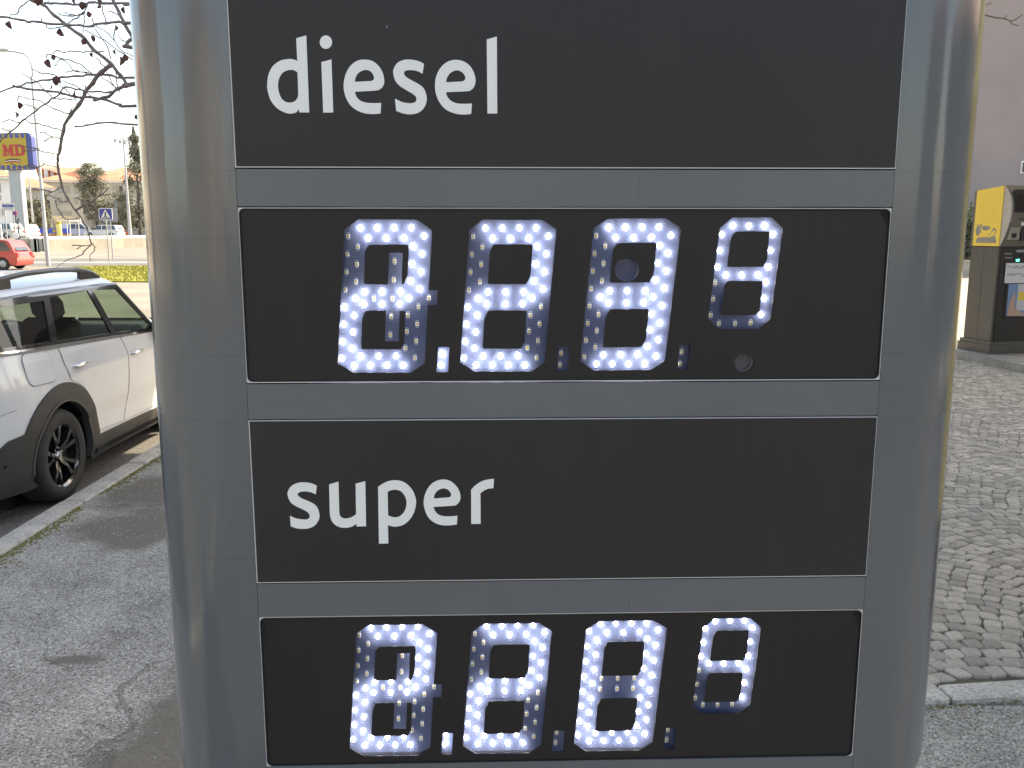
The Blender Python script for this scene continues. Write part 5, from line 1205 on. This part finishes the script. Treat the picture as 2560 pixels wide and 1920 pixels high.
mb = MB(); mb.box((.5, .30, .748), (.98, .54, 1.50), bev=.008); mb.build('column', M_KG, kio)
mb = MB(); mb.box((.012, .30, .85), (.006, .006, 1.3)); mb.build('panel_joint', M_KD, kio)
mb = MB(); mb.prism([(-.04, -.03), (1.04, -.03), (1.04, .62), (-.04, .62)], 0, .12, 'Z'); mb.prism([(-.02, -.015), (1.02, -.015), (1.02, .60), (-.02, .60)], .12, .17, 'Z'); mb.build('plinth', M_KG, kio)
mb = MB(); mb.box((.52, .012, .76), (.93, .03, 1.44), bev=.004); mb.build('front_panel', M_KD, kio)
# head: a housing with bulging front, yellow plate on its flank
prof = smooth_loop([C1(.58, 1.50), C1(.0, 1.50), (-.07, 1.62), (-.135, 1.82), (-.15, 2.02), (-.11, 2.2), C1(.0, 2.33), C1(.58, 2.28)], 5)
mb = MB(); mb.prism(prof, .006, 1.0, 'X'); me = mb.mesh('head'); mesh_obj('head', me, M_KF, kio, smooth=30)
fl_prof = smooth_loop([C1(.0, 1.505), (-.07, 1.625), (-.135, 1.82), (-.152, 2.02), (-.11, 2.2), C1(.0, 2.325)], 5)
mb = MB(); mb.prism(fl_prof, -.004, .02, 'X'); mb.build('visor_cheek', pm('cheek_grey', (.42, .39, .34), .5), kio)
mb = MB(); mb.prism([(.0, 1.505), (.51, 1.505), (.51, 2.28), (.0, 2.325)], -.016, .008, 'X'); yp = mb.build('side_plate', M_KY, kio)
# worn emblem on the yellow plate: beast's head, flame, curled tail, and the rubbed grey patch below it
Z7 = 140 / 830
def on_flank(x, y):
    "crop pixel to (y, z) on the terminal's left flank"
    px, py = 2420 + x * Z7, 440 + y * Z7; r = ray(px, py); n_ = Vector((math.cos(KR), math.sin(KR), 0)); o = KO - Vector((0, 0, CAM_H)); P = r * (o.dot(n_) / r.dot(n_)); d = P - o
    return d.dot(Vector((-math.sin(KR), math.cos(KR), 0))), d.z
def flank(loop, mat, nm='emblem', t=-.0175):
    pts = [on_flank(*q) for q in loop]; mb = MB(); mb.prism(pts, t, t + .003, 'X'); mb.build(nm, mat, yp)
flank(smooth_loop([C1(132, 990), (150, 920), (250, 905), (330, 910), (400, 880), (425, 920), C1(438, 995)], 3), M_KS, 'worn_patch')
flank([(150, 705), (172, 745), (225, 700), (222, 745), (195, 770), (212, 830), (185, 860), (165, 890), (140, 880), (125, 800), (150, 750)], M_KS)
flank(smooth_loop([C1(205, 780), (250, 735), (310, 745), C1(355, 755), (320, 795), (270, 810)], 3), M_KS)
flank(smooth_loop([(360, 840), (375, 785), (410, 770), (432, 800), (425, 850), (405, 880), (415, 830), (405, 800), (385, 805), (370, 850)], 3), M_KS)
flank([(320, 850), (332, 840), (335, 885), (322, 890)], M_KS)
# front of the head: screen recess, keypad, slots
def kbox(nm, x0, y0, x1, y1, mat, proud, th=.03, par=None, bev=.0):
    a = on_kiosk(x0, y1, -proud); b = on_kiosk(x1, y0, -proud); mb = MB(); mb.box(((a[0] + b[0]) / 2, -proud + th / 2, (a[1] + b[1]) / 2), (abs(b[0] - a[0]), th, abs(b[1] - a[1])), bev=bev); return mb.build(nm, mat, par or kio)
kbox('screen_recess', 2537, 474, 2600, 531, M_KD, .16, .06); kbox('screen_glass', 2541, 486, 2600, 529, pm('screen_off', (.035, .03, .026), .15), .165, .02)
kbox('reader_block', 2524, 560, 2553, 600, pm('reader_grey', (.30, .275, .24), .5), .12, .08, bev=.01); kbox('reader_window', 2529, 583, 2542, 594, M_KD, .126, .03)
kbox('key_block', 2553, 548, 2600, 602, M_KD, .13, .08, bev=.01); kbox('key_pad', 2553, 554, 2566, 564, M_SIGNW, .137, .02); kbox('key_lip', 2546, 537, 2600, 549, M_KD, .145, .04)
for k, (x0, y0, x1, y1) in enumerate(((2512, 633, 2530, 636), (2512, 643, 2530, 646), (2541, 624, 2600, 631))): kbox('slot_mark', x0, y0, x1, y1, pm('mark_grey', (.30, .30, .31), .5) if k == 0 else bpy.data.materials['mark_grey'], .006, .004)
kbox('lamp_bezel', 2536, 636, 2600, 654, M_SIGNBK, .008, .006)
c = on_kiosk(2544, 651, -.012); mb = MB(); q = 6 / F_PX * 12.6
mb.prism([(c[0] + q * a, c[1] + q * b) for a, b in ((-.9, .35), (.9, .5), (.55, .0), (.7, -.45), (.1, -.2), (-.7, -.5), (-.35, 0))], -.014, -.011, 'Y'); mb.build('arrow_lamp', pm('green_arrow', (.0, .5, .35), .4, emit=(.0, .9, .6), estr=3.0), kio)
kbox('poster', 2515, 709, 2600, 790, pm('poster_blue', (.18, .28, .45), .4), .008, .005)
kbox('poster_frame', 2508, 706, 2516, 796, M_SIGNBK, .012, .012); kbox('poster_frame', 2508, 790, 2600, 797, M_SIGNBK, .012, .012)
kbox('poster_block', 2540, 709, 2600, 776, pm('poster_pale', (.55, .56, .56), .5), .0105, .002); kbox('poster_block', 2545, 729, 2600, 751, M_KY, .0125, .002)
hand = [on_kiosk(x, y, -.011) for x, y in ((2518, 790), (2523, 760), (2531, 741), (2537, 732), (2538, 745), (2536, 770), (2548, 778), (2560, 784), (2560, 790))]
mb = MB(); mb.prism(hand, -.012, -.0105, 'Y'); mb.build('poster_picture', pm('poster_skin', (.52, .34, .26), .5), kio)
nt_ = kbox('paper_notice', 2511, 657, 2600, 708, pm('white_paper', (.66, .66, .67), .7, bump=.3, bscale=14), .016, .003)
mb = MB(); r2 = random.Random(4)
for row, y in ((0, 668), (1, 687)):
    x = 2519
    while x < 2590:
        pts = []; w = r2.uniform(3, 6)
        for k in range(5): a = on_kiosk(x + w * k / 4, y + r2.uniform(-4.5, 4.5), -.018); pts.append((a[0], -.0182, a[1]))
        mb.tube(pts, .0035, 4); x += w + r2.uniform(.8, 2)
mb.build('handwriting', pm('pen_grey', (.30, .29, .30), .8), nt_)

# back of the forecourt: kerb, low wall, railing, hedge, mauve house
ww = empty('boundary_wall', (22, 36, 0), 0, 'low pale wall with railing at the back of the forecourt', 'wall')
mb = MB(); mb.box((3, 0, .31), (30, .25, .62)); mb.build('wall', pm('pale_wall', (.40, .37, .31), .9, var=(.33, .31, .27), vscale=1.2), ww)
mb = MB(); mb.box((3, -.02, .645), (30, .33, .05)); mb.build('coping', M_SHUT, ww)
rl = MB(); rl.box((3, 0, 1.42), (30, .04, .04)); rl.box((3, 0, .75), (30, .04, .04)); rl.build('rail', M_KD, ww)
bm_ = MB(); bm_.tube([(0, 0, 0), (0, 0, .8)], .012, 5); bme = bm_.mesh('bar'); bme.materials.append(M_KD)
for k in range(150):
    o = bpy.data.objects.new('bar', bme); link(o, ww); o.location = (-9 + k * .12, 0, .67)
hd = empty('hedge', (22, 39, 0), 0, 'dense green hedge behind the low wall with railing', 'hedge')
cb_ = MB(); r3 = random.Random(21)
for i in range(9000):
    p = Vector((r3.uniform(-8, 2), r3.gauss(0, .5), r3.uniform(.2, 2.75) + .25 * math.sin(i))); u = Vector((r3.gauss(0, 1), r3.gauss(0, 1), r3.gauss(0, 1))).normalized(); v = u.cross(Vector((r3.gauss(0, 1), r3.gauss(0, 1), .3))).normalized(); s = .11 * r3.uniform(.6, 1.4)
    cb_.add([p - u * s, p + v * s * .5, p + u * s, p - v * s * .5], [[0, 1, 2, 3]])
me = bpy.data.meshes.new('foliage'); me.from_pydata(cb_.v, [], cb_.f); me.update(); mesh_obj('foliage', me, pm('hedge_leaf', (.085, .10, .05), .8, var=(.13, .14, .08), vscale=.8), hd)
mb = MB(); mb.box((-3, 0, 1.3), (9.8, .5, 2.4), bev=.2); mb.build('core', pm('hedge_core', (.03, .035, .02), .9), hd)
mv = empty('mauve_house', (40, 56, 0), 0, 'tall plain mauve grey house behind the payment terminal', 'building')
mb = MB(); mb.box((-1, 5, 8.5), (34, 10, 17)); mb.build('wall', pm('mauve_render', (.34, .282, .272), .92, var=(.285, .24, .232), vscale=.22, bump=.1, bscale=20), mv)
p0 = at_Y(2549, 434, 56); p1 = at_Y(2575, 403, 56)
mb = MB(); mb.box(((p0.x + p1.x) / 2 - 40, -.04, (p0.z + p1.z) / 2), (p1.x - p0.x, .14, p1.z - p0.z)); w_ = mb.build('window', M_EAVE, mv)
mb = MB(); mb.box(((p0.x + p1.x) / 2 - 40, -.09, (p0.z + p1.z) / 2), (p1.x - p0.x - .16, .1, p1.z - p0.z - .16)); mb.build('pane', M_SHUTD, w_)

# ------------------------------------------------------------------ bare tree behind the totem
bt = empty('bare_tree', (.25, 4.5, 0), 0, 'bare winter tree with a few dry brown leaves hanging beside the totem', 'tree')
M_TWIG = pm('twig_bark', (.19, .14, .125), .85, var=(.25, .20, .18), vscale=30)
M_DRY = pm('dry_leaf', (.14, .05, .035), .8, var=(.085, .045, .035), vscale=20)
tk = MB(); tk.tube([(0, 0, 0), (.03, .02, 1.0), (-.02, 0, 2.0), (-.05, 0, 3.2), (0, .05, 4.2)], [.085, .07, .06, .045, .02], 9); tk.build('trunk', M_TWIG, bt, smooth=60)
r4 = random.Random(12)
SZ = .24111
def branch(pts, w0, w1, Y=4.4, off=0, join=None, dY=.0):
    "crop pixels (left strip of the photograph) to a limb; join: height on the trunk where it grows from"
    P = []; n_ = len(pts); dy = r4.uniform(-.12, .12)
    for i, (x, y) in enumerate(pts):
        q = at_Y(x * SZ, y * SZ + off, Y + dy + dY * i / n_ + r4.uniform(-.015, .015)); P.append(q - bt.location)
    k = SZ / F_PX * Y / 2 * 1.05; rs = [k * (w0 + (w1 - w0) * i / max(1, n_ - 1)) for i in range(n_)]
    if join is not None:
        e = P[-1]; t = Vector((-.03, 0, join)); P += [e.lerp(t, .4) + Vector((0, 0, .12)), e.lerp(t, .75) + Vector((0, 0, .08)), t]; rs += [rs[-1] * 1.15, rs[-1] * 1.4, rs[-1] * 1.7]
    # refine and roughen
    Q = []; S_ = []
    for i in range(len(P) - 1):
        m_ = 3
        for j in range(m_):
            t = j / m_; a = P[max(i - 1, 0)]; b = P[i]; c = P[i + 1]; d = P[min(i + 2, len(P) - 1)]
            v = .5 * (2 * b + (c - a) * t + (2 * a - 5 * b + 4 * c - d) * t * t + (3 * b - a - 3 * c + d) * t ** 3)
            Q.append(v + Vector((r4.gauss(0, .0018), r4.gauss(0, .0018), r4.gauss(0, .0018)))); S_.append((rs[i] + (rs[i + 1] - rs[i]) * t) * (1.18 if j == 0 else r4.uniform(.92, 1.02)))
    Q.append(P[-1]); S_.append(rs[-1])
    mb = MB(); mb.tube(Q, S_, 6)
    for i in range(1, len(Q) - 1):       # buds and spurs
        if r4.random() < .16:
            u = Vector((r4.gauss(0, 1), r4.gauss(0, .4), r4.gauss(0, 1))).normalized(); l = r4.uniform(.006, .02); mb.tube([Q[i], Q[i] + u * l * .6, Q[i] + u * l + Vector((0, 0, .004))], [S_[i] * .6, S_[i] * .5, .0008], 4)
    mb.build('branch', M_TWIG, bt, smooth=60)
branch([(240, -60), (300, -10), (440, 45), (560, 150), (680, 255), (840, 370), (970, 510), (1150, 665), (1250, 780), (1340, 890), (1410, 865)], 28, 38, join=2.3)
branch([(1160, 670), (1050, 750), (960, 860), (880, 960), (820, 1090), (735, 1190), (650, 1350), (620, 1550), (600, 1650), (600, 1720), (640, 1915), (700, 2050), (800, 2205), (900, 2365), (945, 2525)], 44, 13)
branch([(945, 2525), (870, 2615), (820, 2657), (690, 2697), (590, 2772)], 12, 5)
branch([(945, 2525), (985, 2587), (975, 2607), (930, 2647), (935, 2722)], 11, 5)
branch([(-40, 165), (0, 170), (220, 205), (300, 228), (390, 225), (520, 250), (690, 250), (840, 270), (950, 270), (1100, 235), (1240, 230), (1350, 235), (1420, 230)], 18, 24, join=2.75, Y=4.2)
branch([(220, -40), (400, 40), (470, 30), (520, 35), (700, 40), (860, 45), (960, 20), (1080, 40), (1340, 35), (1420, 40)], 18, 24, join=2.9, Y=4.55)
branch([(1140, -60), (1170, 0), (1230, 130), (1290, 240), (1370, 390), (1420, 500)], 30, 36, join=2.5, Y=4.6)
branch([(130, 885), (280, 920), (500, 945), (640, 965), (760, 1000), (920, 1005), (1100, 1040), (1260, 1090), (1420, 1100)], 20, 27, join=2.2, Y=4.3)
branch([(-30, 965), (150, 900), (340, 850), (500, 830), (640, 800), (800, 790), (960, 775), (1150, 780), (1410, 800)], 14, 22, join=2.45, Y=4.5)
branch([(770, 1310), (900, 1300), (1010, 1275), (1200, 1275), (1430, 1295)], 15, 19, join=2.0)
branch([(970, 1040), (1120, 1000), (1230, 920), (1340, 890)], 24, 32)
branch([(-20, 1495), (110, 1365), (220, 1270), (380, 1140), (500, 1060), (620, 970), (680, 905), (840, 935), (1000, 950), (1140, 955), (1220, 920)], 13, 17, Y=4.25)
THIN = [[(175, 1050), (200, 1003), (280, 1020), (400, 1045), (470, 1080), (560, 1130), (720, 1180)], [(230, 760), (300, 800), (380, 850), (460, 935), (550, 1020), (620, 1025), (750, 1030)],
 [(550, 560), (590, 525), (670, 545), (730, 530), (860, 535), (980, 535), (1080, 530)], [(480, 600), (485, 570), (520, 560), (620, 600), (760, 640), (860, 690), (960, 770)], [(560, 690), (640, 610), (760, 720), (880, 750), (970, 775)],
 [(860, 340), (880, 220), (880, 110), (910, 40)], [(950, 190), (1010, 340), (1110, 470), (1150, 610)], [(990, 260), (1130, 360), (1260, 520), (1380, 580), (1420, 600)], [(880, 310), (1080, 420), (1280, 560), (1420, 640)],
 [(15, 1270), (60, 1250), (120, 1240), (200, 1275), (240, 1240), (320, 1275), (400, 1285), (500, 1310), (640, 1355)], [(410, 1370), (460, 1380), (540, 1420), (630, 1440)], [(540, 1420), (480, 1445), (450, 1475)],
 [(610, 1597), (530, 1590), (410, 1555), (320, 1560), (230, 1565)], [(410, 1550), (350, 1535), (170, 1510)], [(590, 1727), (500, 1717), (450, 1707), (390, 1737), (300, 1732), (200, 1727), (110, 1692)], [(390, 1737), (330, 1705), (280, 1712)],
 [(640, 1937), (540, 1987), (460, 1967), (330, 1957)], [(540, 1987), (505, 2022), (600, 2062), (640, 2092), (715, 2087)], [(505, 2022), (480, 2020)], [(815, 2262), (740, 2277), (680, 2267), (610, 2177), (580, 2077)],
 [(1050, 2022), (1130, 2017)], [(1055, 2017), (1050, 1950), (1040, 1902)], [(950, 2037), (890, 1987), (840, 2007)], [(855, 2137), (850, 2097), (820, 2057), (790, 2057)],
 [(905, 2367), (960, 2372), (1005, 2337), (1000, 2227), (990, 2127), (965, 2067)], [(945, 2542), (850, 2547), (750, 2542)], [(850, 2547), (795, 2580)], [(1040, 785), (1130, 850), (1220, 915)], [(1110, 750), (1190, 900), (1240, 950)], [(1190, 700), (1220, 900)],
 [(95, 190), (110, 160), (180, 130), (220, 70), (290, 10)], [(480, 275), (520, 295), (590, 290), (700, 250), (800, 180), (870, 120)], [(600, 140), (700, 170), (860, 150)], [(670, 120), (750, 155), (880, 130)], [(1060, 60), (1075, 150), (1110, 235)], [(1110, 120), (1170, 130), (1250, 175)],
 [(680, 745), (740, 735), (800, 735), (900, 765)], [(1190, 300), (1185, 370), (1180, 420)], [(240, 1090), (290, 1085), (380, 1130)], [(330, 715), (430, 755), (540, 770), (600, 800)], [(1000, 600), (1050, 660), (1110, 710)], [(1240, 400), (1290, 430), (1350, 480), (1420, 500)], [(1260, 470), (1330, 455)], [(790, 1040), (770, 1010), (785, 930)], [(880, 880), (890, 940)],
 [(0, 1327), (50, 1345), (120, 1360)], [(900, 960), (980, 1020), (1040, 1020)], [(650, 840), (760, 880), (880, 940)], [(760, 1100), (735, 1150), (720, 1180)], [(600, 880), (680, 930), (725, 975)]]
for t in THIN: branch(t, 9, 12, Y=4.4 + r4.uniform(-.15, .15))
branch([(790, 2177), (860, 2137), (960, 2087), (1050, 2022), (1130, 1952)], 22, 8)
def rbranch(pts, w):
    P = [at_Y(2260 + x * .2773, y * .2773, 4.5) - bt.location for x, y in pts]; mb = MB(); k = .2773 / F_PX * 4.5 / 2; mb.tube(P, [k * w * (1 - .4 * i / len(P)) for i in range(len(P))], 6); mb.build('branch', M_TWIG, bt, smooth=60)
rbranch([(300, 330), (500, 200), (640, 130), (730, 135), (830, 160), (900, 165), (960, 190), (1000, 180), (1070, 130)], 15); rbranch([(960, 195), (980, 220), (1035, 232)], 9); rbranch([(900, 165), (940, 135)], 9); rbranch([(640, 80), (725, 50), (800, 20)], 10)
e_ = at_Y(2260 + 300 * .2773, 330 * .2773, 4.5) - bt.location; P = [Vector((-.03, 0, 2.2)), Vector((.22, .03, 2.47)), Vector((.52, 0, 2.62)), Vector((.9, -.03, 2.69)), Vector((1.3, .02, (2.69 + e_.z) / 2)), e_]; mb = MB(); mb.tube(P, [.018, .014, .011, .009, .007, .005], 6); mb.build('branch', M_TWIG, bt, smooth=60)
def leaf(x, y, s):
    s *= .8; c = at_Y(x * SZ, y * SZ, 4.35 + r4.uniform(-.15, .1)) - bt.location; k = s * SZ / F_PX * 4.4; n_ = 6; vs = []; fs = []
    curl = r4.uniform(1.2, 2.4); M3 = Matrix.Rotation(r4.uniform(0, 6.28), 3, 'Z') @ Matrix.Rotation(r4.uniform(-.5, .5), 3, 'Y')
    for i in range(n_ + 1):
        t = i / n_; w = math.sin(math.pi * min(1, t * .93 + .05)) ** .8 * (.95 + r4.uniform(-.12, .12)); z = (.5 - t)
        for j in range(5):
            a = (j - 2) / 2 * curl * .5; vs.append(c + M3 @ Vector((math.sin(a) * w * k * .55, (1 - math.cos(a)) * w * k * .6 + .12 * k * math.sin(t * 4), z * k * .95 + r4.uniform(-.03, .03) * k)))
    for i in range(n_):
        for j in range(4): fs.append([i * 5 + j, i * 5 + j + 1, i * 5 + 6 + j, i * 5 + 5 + j])
    mb = MB(); mb.add(vs, fs); me = mb.mesh('leaf'); mesh_obj('leaf', me, M_DRY, bt, smooth=70)
for q in ((108, 258, 100), (640, 335, 105), (870, 430, 95), (965, 400, 85), (510, 660, 110), (555, 600, 75), (580, 840, 120), (625, 830, 90), (520, 900, 80), (195, 1095, 95), (160, 1195, 90), (790, 990, 85), (960, 570, 65), (1245, 635, 115), (1300, 600, 90), (1195, 540, 65), (1190, 290, 75), (920, 150, 80), (1010, 40, 120), (850, 60, 100), (780, 20, 90), (1285, 105, 85), (395, 10, 120), (1400, 950, 60), (1418, 1215, 70), (560, 590, 60)): leaf(*q)
# ------------------------------------------------------------------ the rest of the place around the camera (seen in reflections): houses behind and beside
M_AR = [pm('ochre_render', (.50, .40, .26), .9), pm('grey_render', (.34, .33, .32), .9), pm('cream_render', (.58, .52, .42), .9), pm('tan_render', (.40, .35, .28), .9)]
def around(label, cx, cy, w, d, h, rz, m_):
    r = empty('street_house', (cx, cy, -.12), rz, label, 'building', 'houses around the forecourt')
    mb = MB(); mb.box((0, 0, h / 2), (w, d, h)); mb.build('wall', m_, r)
    mb = MB(); hw, hd = w / 2 + .6, d / 2 + .6; mb.add([(-hw, -hd, h), (hw, -hd, h), (hw, hd, h), (-hw, hd, h), (-hw * .6, 0, h + 2), (hw * .6, 0, h + 2)], [[0, 1, 5, 4], [1, 2, 5], [2, 3, 4, 5], [3, 0, 4], [3, 2, 1, 0]]); mb.build('roof', M_ROOF, r)
    wm = MB(); wm.box((0, 0, 0), (1.1, .14, 1.6)); wme = wm.mesh('window'); wme.materials.append(M_SHUTD)
    for fl_ in range(int(h / 3)):
        for k in range(int(w / 3)):
            o = bpy.data.objects.new('window', wme); link(o, r); o.location = (-w / 2 + 1.6 + k * 3, d / 2, 1.7 + 3 * fl_)
            if k % 2 == 0: o = bpy.data.objects.new('window', wme); link(o, r); o.location = (-w / 2 + 1.6 + k * 3, -d / 2, 1.7 + 3 * fl_)
around('ochre house behind the photographer, left of the street', -22, -34, 20, 10, 10, 0, M_AR[0])
around('grey house straight behind the photographer', 4, -38, 24, 10, 7, 0, M_AR[1])
around('cream house behind the photographer to the right', 32, -26, 18, 10, 9, R_(-30), M_AR[2])
around('tan rendered house across the road on the left', -34, 4, 18, 9, 9, R_(-90), M_AR[3])
around('cream house across the road on the left', -36, 26, 16, 9, 8, R_(-90), M_AR[2])
around('grey station building at the right of the forecourt', 24, 4, 22, 9, 6, R_(90), M_AR[1])

yc = empty('added_yellow_pillar', (3.3, 3.35, 0), R_(20), 'unseen tall yellow pillar added for the yellow reflection in the price totem', 'pillar')  # unseen pillar, added so the totem's right side reflects yellow
mb = MB(); mb.box((0, 0, 2.5), (.95, .95, 4.0), bev=.05); mb.build('cladding', M_KY, yc); mb = MB(); mb.box((0, 0, .26), (.8, .8, .5), bev=.02); mb.build('base', M_KD, yc)
sp_ = empty('added_dark_shop', (1.2, 21, -.02), 0, 'unseen low shop behind the price totem, added to darken car window reflections', 'shop')  # unseen shop, added so the car windows reflect something dark
mb = MB(); mb.box((0, 0, 1.75), (8.4, 6, 3.5)); mb.build('wall', pm('shop_grey', (.24, .23, .22), .8), sp_)
mb = MB(); mb.box((0, 0, 3.6), (8.8, 6.4, .22)); mb.build('roof', M_KD, sp_)
for k in range(4): mb = MB(); mb.box((-3 + 2 * k, -3.02, 1.4), (1.7, .08, 2.3)); mb.build('window', M_SHUTD, sp_)
for x in (-4.22,): mb = MB(); mb.box((x, 0, 1.5), (.08, 3.4, 1.4)); mb.build('window', M_SHUTD, sp_)
